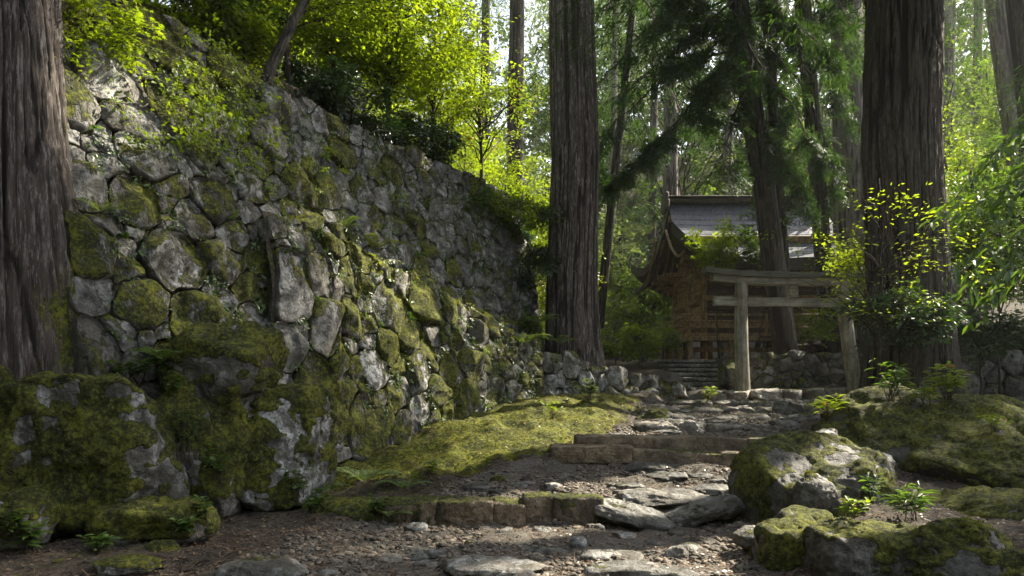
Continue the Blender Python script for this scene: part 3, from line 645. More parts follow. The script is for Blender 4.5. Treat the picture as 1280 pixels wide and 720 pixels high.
# kerb of squared stones in the right foreground
rock('kerb_stone', 'squared kerb stone with bright moss on top, nearest the gravel', 'kerb stone', P(985, 690, 5.75), (.27, .34, .26), 141, moss=.24, lichen=.3, tone=.6, level=5, box=7, planes=[((0, 0, 1), .86)], nplanes=2, rough=.8)
rock('kerb_stone', 'long brown kerb stone with moss fringe along its top edge', 'kerb stone', P(1080, 712, 5.35), (.46, .36, .33), 143, moss=.32, lichen=.3, tone=.6, level=6, box=7, planes=[((0, 0, 1), .85), ((.1, -1, .1), .88)], nplanes=2, rough=.9, tilt=(0, .05))
rock('kerb_stone', 'grey streaked kerb stone between the fringed stone and the pointed boulder', 'kerb stone', P(1148, 712, 5.25), (.22, .3, .28), 145, moss=.28, lichen=.5, tone=.65, level=5, box=6, nplanes=2, rough=.9)
rock('boulder', 'smooth pointed grey boulder in the lower right corner', B, P(1218, 715, 4.95), (.42, .42, .36), 147, moss=.14, lichen=.2, tone=.65, level=6, box=3.0, planes=[((-.6, -.5, .6), .62), ((.55, -.45, .65), .6)], nplanes=2, rough=.7)
rock('boulder', 'mossy stone cut by the bottom right picture corner', B, P(1275, 735, 4.7), (.28, .25, .24), 149, moss=.30, lichen=.4, tone=1.0, level=5, box=2.8)
rock('boulder', 'dark squat stone beside the path in front of the kerb', B, P(940, 672, 6.1), (.16, .2, .09), 151, moss=.05, lichen=.2, tone=.75, level=4, box=2.8)
rock('boulder', 'mossy boulder stack leaning beside the stairs left of the gate post', B, P(916, 470, 18.3), (.32, .5, .42), 153, moss=.25, lichen=.4, tone=1.0, level=5, box=3)
rock('boulder', 'flat pale rock at the foot of the low wall beside the stepped path', B, P(775, 521, 13.6), (.42, .35, .14), 155, moss=.1, lichen=.4, tone=1.0, level=5, box=2.6)
rock('boulder', 'dark wedge of rock on the upper path left of the middle steps', B, P(815, 523, 12.9), (.38, .3, .15), 157, moss=.15, lichen=.2, tone=.75, level=5, box=2.8)
rock('boulder', 'large rounded rock on the right side of the upper steps', B, P(990, 514, 13.6), (.38, .36, .24), 159, moss=.1, lichen=.4, tone=.9, level=5, box=2.5)
rock('boulder', 'flat rock lying right of the upper steps below the cedar', B, P(1015, 528, 12.2), (.42, .4, .15), 161, moss=.1, lichen=.3, tone=.9, level=5, box=2.7)
rock('boulder', 'grey rock at the foot of the right cedar beside the sill stones', B, P(1045, 508, 14.2), (.5, .4, .2), 163, moss=.12, lichen=.4, tone=.9, level=5, box=2.7)

# ------------------------------------------------------------------ steps of laid stones
WARM = .75
def stone_step(label, spans, y0, y1, D, depth, seed, moss=.2, lichen=.4, tone=1.0, box=7, dips=None, rough=.7):
    """spans: (px left, px right) pairs; y0 / y1: top and bottom rows of the riser in the photograph (each may vary along the step)"""
    x0, x1 = spans[0][0], spans[-1][1]; base = P((x0 + x1) / 2, np.mean(np.atleast_1d(y1)), D); rs = np.random.RandomState(seed)
    T = thing('stone_step', label, 'stone step', base)
    for k, (a, b) in enumerate(spans):
        t = ((a + b) / 2 - x0) / max(x1 - x0, 1); yt = np.interp(t, [0, 1], np.broadcast_to(y0, 2)); yb = np.interp(t, [0, 1], np.broadcast_to(y1, 2))
        p0, p1 = P(a, yt, D), P(b, yb, D); w = (p1[0] - p0[0]) / 2 * 1.07; h = max((p0[2] - p1[2]) / 2 + .05, .06)
        c = np.array([(p0[0] + p1[0]) / 2, D + depth * .9 + rs.randn() * .025, p0[2] - h + .008 + rs.randn() * (.008 if box > 10 else .018)])
        rock('stone', None, None, c, (w, depth, h), seed * 10 + k, moss + rs.randn() * .06, lichen, tone * rs.uniform(.8, 1.2), parent=T, level=5 if D < 12 else 4, box=box, nplanes=2 if box < 9 else 0, rough=rough, yaw=rs.randn() * .03, tilt=(rs.randn() * .03, rs.randn() * .03), planes=[((0, 0, 1), .93)])['warm'] = WARM if box > 9 else .2
    return T
stone_step('lowest step of irregular mossy stones crossing the gravel path', [(470, 545), (546, 615), (616, 655), (656, 692), (693, 752)], (628, 624), (655, 657), 7.36, .2, 51, .24, .3, .85, box=10, rough=.6)
stone_step('lower brown kerb of the double step in the middle of the path', [(692, 789), (790, 829), (830, 905), (906, 982)], (557, 569), (570, 580), 9.36, .16, 53, .08, .2, .95, box=14, rough=.45)
stone_step('upper brown kerb of the double step in the middle of the path', [(722, 817), (818, 869), (870, 898), (899, 934), (935, 985)], (544, 549), (563, 566), 9.72, .16, 55, .06, .15, .85, box=14, rough=.45)
stone_step('irregular step of dark flat slabs just above the double step', [(800, 850), (851, 885), (886, 930), (931, 975), (976, 1010)], 530, 538, 11.28, .28, 57, .06, .3, .95, box=4, rough=1.1)
stone_step('second irregular step of slabs on the upper path', [(830, 872), (873, 925), (926, 962), (963, 985)], 519, 529, 12.75, .32, 59, .08, .3, 1.0, box=4, rough=1.1)
stone_step('third irregular step of slabs on the upper path', [(800, 850), (851, 905), (906, 945), (946, 985), (986, 1030)], 510, 518, 13.95, .35, 61, .1, .3, 1.0, box=4, rough=1.1)
stone_step('narrow step of broken slabs below the gate sill', [(842, 890), (891, 930), (931, 990), (991, 1042)], 503, 510, 15.45, .4, 63, .1, .3, .95, box=4, rough=1.1)
stone_step('sill row of squared stones under the wooden gate', [(889, 909), (911, 940), (942, 979), (981, 1008), (1010, 1038), (1040, 1071)], (488, 485), (503, 499), 17.15, .3, 65, .16, .4, 1.3, box=5)
for lab, c, s, sd, kw in [
    ('slanting flat stone filling the middle of the lowest step', P(792, 642, 7.4), (.42, .30, .07), 71, dict(tilt=(.25, .22))),
    ('tilted triangular stone right of the slanting flat one in the lowest step', P(868, 640, 7.4), (.34, .28, .08), 73, dict(tilt=(.25, -.25))),
    ('grey rounded stone closing the right end of the lowest step', P(912, 634, 7.5), (.22, .25, .13), 75, dict()),
    ('broad flat stone lying behind the lowest step on the gravel', P(830, 622, 7.8), (.5, .3, .06), 77, dict()),
]:
    rock('paving_stone', lab, 'paving stone', c, s, sd, moss=.02, lichen=.4, tone=.95, level=5, box=4, rough=.8, **kw)
for lab, px, py, D, s, sd in [
    ('grey egg-shaped loose stone on the gravel below the lowest step', 722, 678, 6.35, (.085, .08, .06), 1),
    ('pale loose stone on the gravel left of the kerb corner', 846, 690, 6.0, (.10, .08, .06), 2),
    ('flat loose stone in the middle of the upper gravel stretch', 846, 594, 8.7, (.16, .12, .05), 3),
    ('small boulder-like loose stone beside the right kerb foot', 965, 706, 5.6, (.1, .1, .09), 4),
    ('slab of stone half sunk in the gravel at the bottom picture edge', 800, 716, 5.35, (.42, .22, .05), 5),
    ('long flat slab half sunk at the bottom centre of the gravel', 610, 712, 5.45, (.48, .2, .04), 6),
    ('flat grey slab sunk in the gravel at the bottom left', 330, 716, 5.4, (.38, .2, .05), 7),
    ('dark loose stone under the left end of the lowest step', 520, 668, 6.9, (.12, .1, .05), 8),
    ('brown loose stone at the left edge of the upper gravel stretch', 690, 608, 8.2, (.1, .09, .05), 9),
    ('mossy loose stone on the sunlit moss bank', 622, 592, 8.6, (.10, .08, .05), 10),
    ('angular loose stone right of centre below the lowest step', 780, 664, 6.7, (.12, .1, .05), 11),
    ('small loose stone on the gravel near the smooth boulder', 905, 618, 7.9, (.09, .08, .05), 12),
    ('flat mossy slab at the lower left picture corner', 160, 718, 5.4, (.28, .2, .06), 13)]:
    c = P(px, py, D); c[2] = tz(c[0], c[1]) + s[2] * .25
    rock('loose_stone', lab, 'stone', c, s, 700 + sd, moss=.3 if 'mossy' in lab else .0, lichen=.5, tone=1.1, level=4, box=2.8)
rs = np.random.RandomState(29)
for k in range(64):
    y = rs.choice([rs.uniform(5.2, 7.2), rs.uniform(7.8, 9.2), rs.uniform(10.1, 16.8)], p=[.4, .25, .35]); x = ip(XL, y) + .3 + (ip(XR, y) - ip(XL, y) - .5) * rs.rand(); a_ = .07 + .17 * rs.rand() ** 2 + .004 * y
    rock('sunken_stone', 'flat grey stone half sunk in the gravel of the stepped path', 'stone', np.array([x, y, tz(x, y) - .012 * rs.rand()]), (a_, a_ * rs.uniform(.5, .9), .028 + .12 * a_), 900 + k, moss=.0, lichen=.3, tone=float(rs.uniform(.6, 1.0)), group='stones sunk in the path', level=4, box=3.2, yaw=rs.rand() * 6.28, rough=.9)
# gravel and litter (nobody could count it)
rs = np.random.RandomState(5)
def scatter(n, ylo, yhi, margin=0.0, bias=1.6):
    y = ylo + (yhi - ylo) * rs.rand(n) ** bias; x = ip(XL, y) - margin + (ip(XR, y) - ip(XL, y) + 2 * margin) * rs.rand(n)
    return np.stack([x, y, terrain(x, y)], 1)
pts = scatter(22000, 4.9, 17.0); pts = pts[fbm(pts * 1.3, 3) > -.15]; iv, if_ = ico(2); n = len(pts)
sz = 0.011 * np.exp(rs.randn(n) * .6) * (1 + 1.3 * (rs.rand(n) < .06)) * 1.3; sz = np.minimum(sz, .036)
sq = rs.uniform(.6, 1.4, (n, 1, 3)) * np.array([1, 1, .55])
gv = pts[:, None] + iv[None] * (sz[:, None, None] * sq) * (1 + .6 * vnoise(iv[None] * 1.6 + np.arange(n)[:, None, None] * 3.7)[..., None])
gf = (np.arange(n)[:, None, None] * len(iv) + if_[None]).reshape(-1, 3)
GRAV = NT('gravel_stones'); r_ = GRAV.n('ShaderNodeNewGeometry').outputs['Random Per Island']
GRAVM = GRAV.bsdf(GRAV.mix(r_, (.035, .030, .025), (.18, .152, .122)), .85)
tag(link('gravel', gv.reshape(-1, 3), gf, GRAVM), 'loose gravel strewn over the stepped path', 'gravel', kind='stuff')
pts = np.vstack([scatter(20000, 4.8, 17.5, .5), np.stack([rs.uniform(-4.5, -1.5, 1800), rs.uniform(5.0, 8.0, 1800), np.zeros(1800)], 1), np.stack([rs.uniform(2.5, 7, 5000), rs.uniform(5.5, 11, 5000), np.zeros(5000)], 1), np.stack([rs.uniform(-2, 2.4, 3500), rs.uniform(8.3, 15.5, 3500), np.zeros(3500)], 1)])
pts[:, 2] = terrain(pts[:, 0], pts[:, 1]) + .012; n = len(pts)
a = rs.rand(n) * 6.283; d = np.stack([np.cos(a), np.sin(a), rs.randn(n) * .25], 1); nn = np.array([0, 0, 1.0]) + rs.randn(n, 3) * .35
v, f = leaf_geo('rhomb', pts, d, nn, rs.uniform(.02, .055, n), rs.uniform(.012, .026, n))
m = 3200; tp = pts[rs.randint(0, n, m)] + np.array([0, 0, .006]); a = rs.rand(m) * 6.283
v2, f2 = leaf_geo('strip', tp, np.stack([np.cos(a), np.sin(a), rs.randn(m) * .12], 1), np.array([0, 0, 1.0]) + rs.randn(m, 3) * .2, rs.uniform(.05, .22, m), rs.uniform(.003, .008, m)); v, f = merge([(v, f), (v2, f2)])
tag(link('leaf_litter', v, f, LF_DEAD), 'dry brown leaves and bits scattered over path and forest floor', 'leaf litter', kind='stuff')

# ------------------------------------------------------------------ trees
def part_leaves(name, parent, vf, mat): return link(name, vf[0], vf[1], mat, parent, smooth=False)
def high_crown(T, c, rx, rz, n, seed, L=.14, W=.024, per=80, mat=LF_CON, extra=.8):
    n = int(n * 2.0)
    """needle crown far up the stem: drooping flat sprays around the trunk, thinner towards the tip"""
    rs = np.random.RandomState(seed); a = rs.rand(n) * 6.283; h = rs.rand(n) ** 1.2; r = rx * np.sqrt(rs.rand(n)) * (1.05 - .8 * h)
    p = np.stack([c[0] + r * np.cos(a), c[1] + r * np.sin(a), c[2] - rz + 2 * rz * h - .12 * r], 1)
    k = sun_open(p, extra); p, a = p[k], a[k]; M = len(p)
    if M < 5: return
    ax = np.stack([np.cos(a), np.sin(a), np.full(M, -.35)], 1) + rs.randn(M, 3) * .3
    vf = spray_leaves(p, ax, np.array([0, 0, 1.0]) + rs.randn(M, 3) * .3, rs.uniform(.7, 1.3, M), per, rs, L, W, 'strip', .35)
    part_leaves('crown', T, vf, mat)
def cedar(name, label, x, y, z, r0, r1, H, lean=(0, 0), mat=BARK_C, seed=1, nth=160, nz=220, flare=.3, flare_h=.7, bark=.03, freq=1, crown=None, limbs=0, group=None, ztop=None, **kw):
    T = thing(name, label, 'tree', (x, y, z), group)
    K = 8; t = np.linspace(0, 1, K); rs = np.random.RandomState(seed)
    path = np.stack([x + lean[0] * t * H + .05 * rs.randn(K) * (t > 0) * r0, y + lean[1] * t * H, z - .25 + t * H], 1); rad_ = r0 + (r1 - r0) * t
    v, q, at = trunk_mesh(path, rad_, nth, nz, seed, flare, flare_h, bark=bark, freq=freq, **kw)
    link('trunk', v, q, mat, T, attrs=at)
    if limbs:
        tb = []
        for k in range(limbs):
            h = rs.uniform(.35, .97); a = rs.rand() * 6.283; p = np.array([np.interp(h, t, path[:, i]) for i in range(3)])
            e = p + np.array([math.cos(a), math.sin(a), -.15]) * rs.uniform(1.5, 3.5); tb.append(tube(curve(p, e, .12, .05, 7, seed + k), np.linspace(.05, .012, 7), 6))
        v, f = merge(tb); link('branches', v, f, TWIG, T, attrs=dict(groove=np.zeros(len(v)), moss=np.zeros(len(v))))
    if crown:
        c = np.array([x + lean[0] * (crown[0] - z), y + lean[1] * (crown[0] - z), crown[0]]); high_crown(T, c, crown[1], crown[2], crown[3], seed + 50)
    return T, path
for X_, Y_, lab_ in ((13.5, 10.5, 'tall cedar out of view beyond the mossy mound'), (16.5, 15.0, 'tall cedar out of view beyond the right-hand wall')):  # two unseen cedars added to shade the mound and the path
    cedar('cedar_tree', lab_, X_, Y_, tz(X_, Y_), .5, .4, 20, mat=BARK_D, seed=int(X_ * 7), nth=60, nz=80, crown=(13.5, 4.8, 6.5, 620))
def zz(x, y): return tz(x, y)
xl0 = -5.52
cedar('cedar_tree', 'massive brown cedar trunk with mossy flared foot at the left edge', xl0, 6.8, .75, .86, .72, 15, mat=BARK_L, seed=3, nth=640, nz=420, flare=.34, flare_h=1.5, bark=.040, freq=2.0, lobes=5,
      lobe_dir=[(.1, 4.2, .36), (.75, 2.0, .4)], mossbase=.36, crown=(17, 4.2, 5, 420))
cedar('cedar_tree', 'tall straight grey cedar trunk standing above the low wall in the centre', 1.53, 17.4, 1.75, .64, .50, 20, mat=BARK_C, seed=5, nth=300, nz=420, flare=.36, flare_h=.9, bark=.022, freq=1.7, lobes=8,
      lobe_dir=[(-.2, .7, .35)], mossbase=.42, crown=(19, 4.5, 6, 620))
cedar('cedar_tree', 'thick furrowed cedar trunk behind the mossy mound on the right', 7.26, 12.6, .95, .66, .56, 18, mat=BARK_D, seed=8, nth=340, nz=420, flare=.20, flare_h=1.2, bark=.036, freq=1.4, lobes=4,
      lobe_dir=[(-.1, 2.8, .7)], mossbase=.35, crown=(15.5, 6.0, 5.8, 1000))
# the slimmer stems round the gate and the shrine
def stem(label, px0, px1, py1, D, r0, r1, base_py=None, mat=BARK_D, seed=1, crown=None, H=None, limbs=0, nth=72, nz=120, flare=.12):
    x = (px0 - 640) / F * D; z = tz(x, D) - .05
    top = P(px1, py1, D); lean = ((top[0] - x) / (top[2] - z), 0)
    return cedar('cedar_tree', label, x, D, z, r0, r1, H or (top[2] - z) + 9, lean, mat, seed, nth, nz, flare, .5, .014, 1.2, crown, limbs, lobes=6, mossbase=.25)
T_lean, path_lean = stem('slender leaning dark cedar between the gate and the shrine with long bare limbs', 985, 932, 60, 19.4, .32, .25, mat=BARK_D, seed=21, crown=(16.5, 2.6, 3, 90))
stem('slim dark stem standing close beside the slender leaning cedar', 988, 962, 60, 20.2, .17, .13, seed=30, crown=(17, 2, 3, 50))
T_dark, path_dark = stem('dark straight cedar behind the gate, seen left of its leaning post', 1040, 1004, 0, 20.6, .25, .2, seed=22, crown=(18, 2.8, 3.5, 120))
stem('thick pale cedar trunk standing behind the gate and left of the furrowed cedar', 1073, 1056, 0, 21.5, .50, .44, mat=BARK_P, seed=23, crown=(21, 3.8, 4, 180))
stem('pale cedar pole just right of the leaning gate post', 1052, 1049, 150, 23.0, .22, .18, mat=BARK_P, seed=24, crown=(19, 2.2, 3, 70))
stem('reddish leaning cedar trunk at the top right corner', 1300, 1250, 30, 25.0, .36, .30, mat=BARK_P, seed=25, crown=(20, 4.5, 5, 380))
stem('darker cedar trunk beside the reddish one at the right edge', 1318, 1276, 20, 20.5, .34, .29, mat=BARK_D, seed=26, crown=(19, 4, 5, 320))
stem('reddish-brown trunk seen through the gap left of the shrine', 838, 838, 300, 33.0, .42, .3, mat=BARK_P, seed=27, crown=(20, 4, 6, 260))
T_thin, path_thin = stem('thin dark tree leaning right beside the central cedar', 742, 790, 10, 24.0, .17, .12, mat=BARK_D, seed=28, H=14, crown=(15, 3, 2.5, 120))
stem('slim dark stem behind the hillside shrubs left of the central cedar', 642, 646, 0, 28.0, .35, .28, mat=BARK_D, seed=29, crown=(24, 4, 4, 220))
for k, (px, D, r, lab) in enumerate([(722, 44, .35, 'far stem right behind the central cedar in the misty gap'), (762, 40, .22, 'far thin stem in the misty gap below the needle boughs'), (812, 46, .3, 'far stem in the misty gap left of the shrine ridge'), (905, 42, .36, 'far stem above the shrine roof ridge'),
                                (960, 38, .3, 'far stem behind the slender leaning cedar'), (1180, 36, .34, 'far stem in the bright leaves right of the furrowed cedar'), (1215, 44, .3, 'far thin stem between the furrowed cedar and the reddish trunk'), (1128, 40, .3, 'far stem hidden mostly behind the furrowed cedar'), (600, 40, .3, 'far stem among the yellow hillside leaves')]):
    stem(lab, px, px + 6, 100, D, r, r * .75, mat=BARK_P if k % 2 else BARK_D, seed=40 + k, H=24, nth=32, nz=50, crown=(tz((px - 640) / F * D, D) + 20, 3.5, 5, 130))

def broadleaf(label, x, y, H, cr, crown_z, seed, mat, nb=12, ns=9, nl=46, L=.075, W=.042, kind='rhomb', trunk_r=.06, lean=(0, 0), R=(.35, .7), name='broadleaf_tree', cat='tree', z=None, droop=.2, flat=.25, group=None, thin=0.0, filt=None, low=-.3, sunny=False):
    """stem, boughs reaching into an uneven crown, flat sprays of leaves along the outer half of the boughs"""
    rs = np.random.RandomState(seed); z = tz(x, y) - .05 if z is None else z
    T = thing(name, label, cat, (x, y, z), group); K = 9
    top = np.array([x + lean[0] * H, y + lean[1] * H, z + H * .92]); tr = curve((x, y, z), top, 0, .05, K, seed)
    v, f = tube(tr, np.linspace(trunk_r, trunk_r * .3, K), 10); link('trunk', v, f, BARK_D if trunk_r > .05 else TWIG, T, attrs=dict(groove=np.zeros(len(v)), moss=np.full(len(v), .1)))
    cc = np.array([x + lean[0] * H * .7, y + lean[1] * H * .7, z + crown_z]); tb = []; Cs, As, Ns, Rs = [], [], [], []
    for b in range(nb):
        e = nrm(rs.randn(3)); e[2] = e[2] * .75 + .1; e = cc + e * np.array(cr) * rs.uniform(.55, 1.05)
        if e[2] < z + low + .35: e[2] = z + .35 + rs.rand() * .5
        s = np.clip((e[2] - z) / (H * .92) * rs.uniform(.45, .8), .06, .92); p0 = np.array([np.interp(s, np.linspace(0, 1, K), tr[:, i]) for i in range(3)])
        cv = curve(p0, e, .08, .07, 9, seed * 31 + b, .10); tb.append(tube(cv, np.linspace(max(trunk_r * .38, .008), max(trunk_r * .08, .003), 9), 5, False))
        for _ in range(ns):
            u = .35 + .68 * rs.rand(); i = min(int(u * 8), 7); w = u * 8 - i; p = cv[i] * (1 - w) + cv[i + 1] * w; d = nrm(cv[i + 1] - cv[i])
            ax = d + rs.randn(3) * np.array([.6, .6, .2]); ax[2] *= .5; ax = nrm(ax)
            Cs.append(p + rs.randn(3) * .10 * np.array(cr)); As.append(ax); Ns.append(np.array([0, 0, 1.0]) + rs.randn(3) * flat); Rs.append(rs.uniform(*R))
    v, f = merge(tb); link('branches', v, f, TWIG, T, attrs=dict(groove=np.zeros(len(v)), moss=np.zeros(len(v))))
    Cs, As, Ns, Rs = map(np.array, (Cs, As, Ns, Rs)); k = fbm(Cs * .55 + seed, 2) > thin - .6
    if filt is not None: k &= filt(Cs)
    if k.mean() < .4: k |= rs.rand(len(k)) < .5
    if sunny: k &= sun_open(Cs, -.1) | (rs.rand(len(Cs)) < .25)
    if y < 22:
        A_ = nrm(As[k]); S_ = nrm(np.cross(Ns[k], A_)); tp, td, tl = [], [], []
        for an in (-.95, -.5, 0, .45, .9): tp.append(Cs[k]); td.append(A_ * math.cos(an) + S_ * math.sin(an) - np.array([0, 0, .08])); tl.append(Rs[k] * .9)
        link('twigs', *leaf_geo('strip', np.concatenate(tp), np.concatenate(td), np.array([0, .6, .8]) + 0 * np.concatenate(td), np.concatenate(tl), .006), TWIG, T, smooth=False)['kind'] = 'stuff'
    vf = spray_leaves(Cs[k], As[k], Ns[k], Rs[k], nl, rs, L, W, kind, droop)
    part_leaves('crown', T, vf, mat); return T
# bright small-leaved trees on the hillside above the tall wall
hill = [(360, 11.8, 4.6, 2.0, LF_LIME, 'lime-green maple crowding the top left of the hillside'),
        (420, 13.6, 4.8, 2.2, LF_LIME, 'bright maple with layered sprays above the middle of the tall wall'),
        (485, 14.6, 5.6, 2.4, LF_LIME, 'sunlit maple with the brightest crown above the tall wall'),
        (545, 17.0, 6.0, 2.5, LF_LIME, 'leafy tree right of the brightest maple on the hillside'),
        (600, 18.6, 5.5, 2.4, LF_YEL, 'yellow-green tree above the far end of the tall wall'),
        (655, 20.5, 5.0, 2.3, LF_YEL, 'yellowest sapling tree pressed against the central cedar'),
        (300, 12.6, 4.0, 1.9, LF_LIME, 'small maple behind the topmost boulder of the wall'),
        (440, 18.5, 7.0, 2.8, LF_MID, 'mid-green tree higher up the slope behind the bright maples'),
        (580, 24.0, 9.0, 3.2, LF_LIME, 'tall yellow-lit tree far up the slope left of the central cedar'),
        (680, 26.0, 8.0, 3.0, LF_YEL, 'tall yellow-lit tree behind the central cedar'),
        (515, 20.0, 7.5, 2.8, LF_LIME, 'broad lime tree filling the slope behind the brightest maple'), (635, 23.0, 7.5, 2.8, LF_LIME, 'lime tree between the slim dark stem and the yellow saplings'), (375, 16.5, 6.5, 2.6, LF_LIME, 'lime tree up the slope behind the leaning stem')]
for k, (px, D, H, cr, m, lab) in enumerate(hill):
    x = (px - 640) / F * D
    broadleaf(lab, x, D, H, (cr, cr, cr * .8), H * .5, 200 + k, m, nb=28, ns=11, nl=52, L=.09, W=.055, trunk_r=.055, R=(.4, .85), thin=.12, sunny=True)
# undergrowth in the shade along the top of the tall wall
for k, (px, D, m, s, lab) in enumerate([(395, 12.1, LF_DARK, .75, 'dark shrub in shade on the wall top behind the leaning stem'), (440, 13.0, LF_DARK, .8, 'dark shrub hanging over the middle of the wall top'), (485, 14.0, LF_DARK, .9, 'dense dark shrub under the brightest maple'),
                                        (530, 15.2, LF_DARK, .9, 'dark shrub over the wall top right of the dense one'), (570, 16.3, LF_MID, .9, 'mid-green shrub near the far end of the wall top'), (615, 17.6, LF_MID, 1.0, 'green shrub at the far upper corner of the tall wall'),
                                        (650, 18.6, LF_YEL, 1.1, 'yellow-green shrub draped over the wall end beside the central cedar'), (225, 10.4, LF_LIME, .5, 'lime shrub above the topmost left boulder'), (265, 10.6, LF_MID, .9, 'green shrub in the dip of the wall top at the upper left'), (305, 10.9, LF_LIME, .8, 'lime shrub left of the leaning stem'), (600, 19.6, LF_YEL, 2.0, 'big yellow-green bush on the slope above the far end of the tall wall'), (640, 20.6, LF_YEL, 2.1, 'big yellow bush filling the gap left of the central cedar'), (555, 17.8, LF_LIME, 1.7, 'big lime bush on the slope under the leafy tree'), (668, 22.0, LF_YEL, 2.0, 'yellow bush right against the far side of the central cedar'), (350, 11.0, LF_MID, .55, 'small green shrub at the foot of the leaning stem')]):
    x = (px - 640) / F * D
    broadleaf(lab, x, D, 1.5 * s, (1.1 * s, .9 * s, .8 * s), .6 * s, 230 + k, m, nb=14, ns=7, nl=44, L=.085, W=.042, trunk_r=.022, R=(.25, .45), name='shrub', cat='shrub', flat=.5, low=-.6)
for k, (px, py, D, m, s, lab) in enumerate([(652, 285, 17.2, LF_MID, 1.3, 'loose green shrub hiding the far end of the tall wall'), (664, 345, 16.9, LF_DARK, 1.2, 'dark evergreen shrub under the wall end beside the central cedar'), (630, 262, 16.6, LF_LIME, 1.0, 'light green shrub draped over the far top corner of the tall wall'), (668, 330, 18.0, LF_DARK, .8, 'dark fern-like shrub in the shaded corner left of the central cedar'), (640, 300, 18.4, LF_DARK, .6, 'small dark shrub against the end of the tall wall'), (655, 420, 16.6, LF_FERN, .5, 'bluish-green leafy plant on the ledge end by the central cedar')]):
    c = P(px, py, D); broadleaf(lab, c[0], c[1], 1.0 * s, (.8 * s, .6 * s, .55 * s), .5 * s, 250 + k, m, nb=14, ns=7, nl=34, L=.09, W=.036, trunk_r=.015, R=(.22, .4), name='shrub', cat='shrub', z=c[2] - .3 * s, flat=.5)
T = thing('leaning_tree', 'bare thin stem leaning right out of the wall top at the upper left', 'tree', P(330, 108, 10.4))
v, q, at = trunk_mesh(np.array([P(326, 118, 10.45), P(338, 85, 10.5), P(360, 40, 10.6), P(392, -20, 10.8), P(430, -120, 11.2)]), np.array([.10, .085, .078, .07, .05]), 40, 90, 4, .05, .2, bark=.006)
link('trunk', v, q, BARK_D, T, attrs=at)
broad = spray_leaves(P(430, -110, 11.2) + np.random.RandomState(4).randn(60, 3) * .8, np.random.RandomState(5).randn(60, 3), np.array([0, 0, 1.0]) + np.random.RandomState(6).randn(60, 3) * .3, np.full(60, .5), 40, np.random.RandomState(7), .08, .045, 'rhomb')
part_leaves('crown', T, broad, LF_LIME)
# maple twigs hanging in beside the left cedar
broadleaf('young maple with small starry leaves growing between the brown cedar and the wall', *P(96, 200, 7.7)[:2], 3.0, (.75, .6, 1.05), 2.3, 260, LF_LIME, nb=20, ns=8, nl=24, L=.062, W=.05, kind='lobed', trunk_r=.02, R=(.22, .42), z=P(96, 330, 7.9)[2], flat=.3, name='maple_sapling', low=.2)

# boughs of the slender cedar: long bare limbs, flat needle sprays
def boughs(T_lean, path_lean, Dt, ends, seed):
    rs = np.random.RandomState(seed); tb, Cs, As, Ns, Rs = [], [], [], [], []
    pth = path_lean
    def on(py):
        z = HC - (py - HY) / F * Dt; return np.array([np.interp(z, pth[:, 2], pth[:, i]) for i in range(3)])
    for k, (py0, px, py, D) in enumerate(ends):
        a, b = on(py0), P(px, py, D); cv = curve(a, b, .06, .05, 13, 300 + k, .03); tb.append(tube(cv, np.linspace(.042, .008, 13), 6, False))
        L = np.linalg.norm(b - a)
        for _ in range(int(15 * L)):
            u = rs.uniform(.22, 1.03); i = min(int(u * 12), 11); w = u * 12 - i; p = cv[i] * (1 - w) + cv[i + 1] * w; d = nrm(cv[i + 1] - cv[i])
            s = nrm(np.cross(d, (0, 0, 1))) * rs.choice([-1, 1]); ax = nrm(d * rs.uniform(.4, 1) + s * rs.uniform(.3, 1.1) + np.array([0, 0, -.35]))
            ln = rs.uniform(.3, .85); e = p + ax * ln * .8; tb.append(tube(curve(p, e, .1, .05, 4, k), [.007, .006, .004, .003], 4, False))
            for m in range(3): Cs.append(p + ax * ln * (.15 + .3 * m) + rs.randn(3) * .04); As.append(ax + rs.randn(3) * .25); Ns.append(np.array([0, 0, 1.0]) + rs.randn(3) * .45); Rs.append(rs.uniform(.2, .42))
    Cs, As, Ns, Rs = map(np.array, (Cs, As, Ns, Rs)); k = (fbm(Cs * .9 + 3, 2) > -.36) & (sun_open(Cs, -.02) | (rs.rand(len(Cs)) < .12))
    v, f = merge(tb); link('branches', v, f, TWIG, T_lean, attrs=dict(groove=np.zeros(len(v)), moss=np.zeros(len(v))))
    part_leaves('boughs', T_lean, spray_leaves(Cs[k], As[k], Ns[k], Rs[k], 64, rs, .085, .019, 'strip', .3), LF_CON)
boughs(T_lean, path_lean, 19.4, [(-140, 700, -60, 18.2), (-90, 735, 30, 18.6), (-60, 760, 90, 18.0), (-20, 775, 120, 19.0), (20, 745, 175, 18.5), (55, 800, 190, 17.6), (90, 760, 215, 18.8), (60, 880, 120, 16.5), (0, 850, 60, 16.8), (-80, 830, 10, 17.0), (-150, 800, -80, 17.5), (30, 1010, 110, 17.5), (80, 1030, 190, 18.0), (140, 1020, 250, 18.2), (-20, 1040, 60, 17.8), (-100, 1060, 0, 18.0), (-180, 900, -60, 16.5), (-200, 980, -90, 16.8), (10, 960, 80, 16.2), (-40, 700, 20, 20.5), (60, 720, 130, 21), (-200, 760, -130, 19.5), (-10, 810, 70, 21.5), (60, 870, 150, 22.0), (110, 900, 205, 16.6)], 77)
boughs(T_dark, path_dark, 20.6, [(-150, 930, -60, 20), (-60, 920, 60, 19.5), (20, 905, 130, 20.5), (60, 1060, 140, 19.5), (-20, 1075, 60, 20), (100, 940, 190, 19.6), (-120, 1070, -40, 21), (140, 1045, 230, 20), (-40, 870, 20, 22), (80, 890, 90, 22.5), (160, 945, 245, 21), (0, 1000, 90, 18.6)], 78)
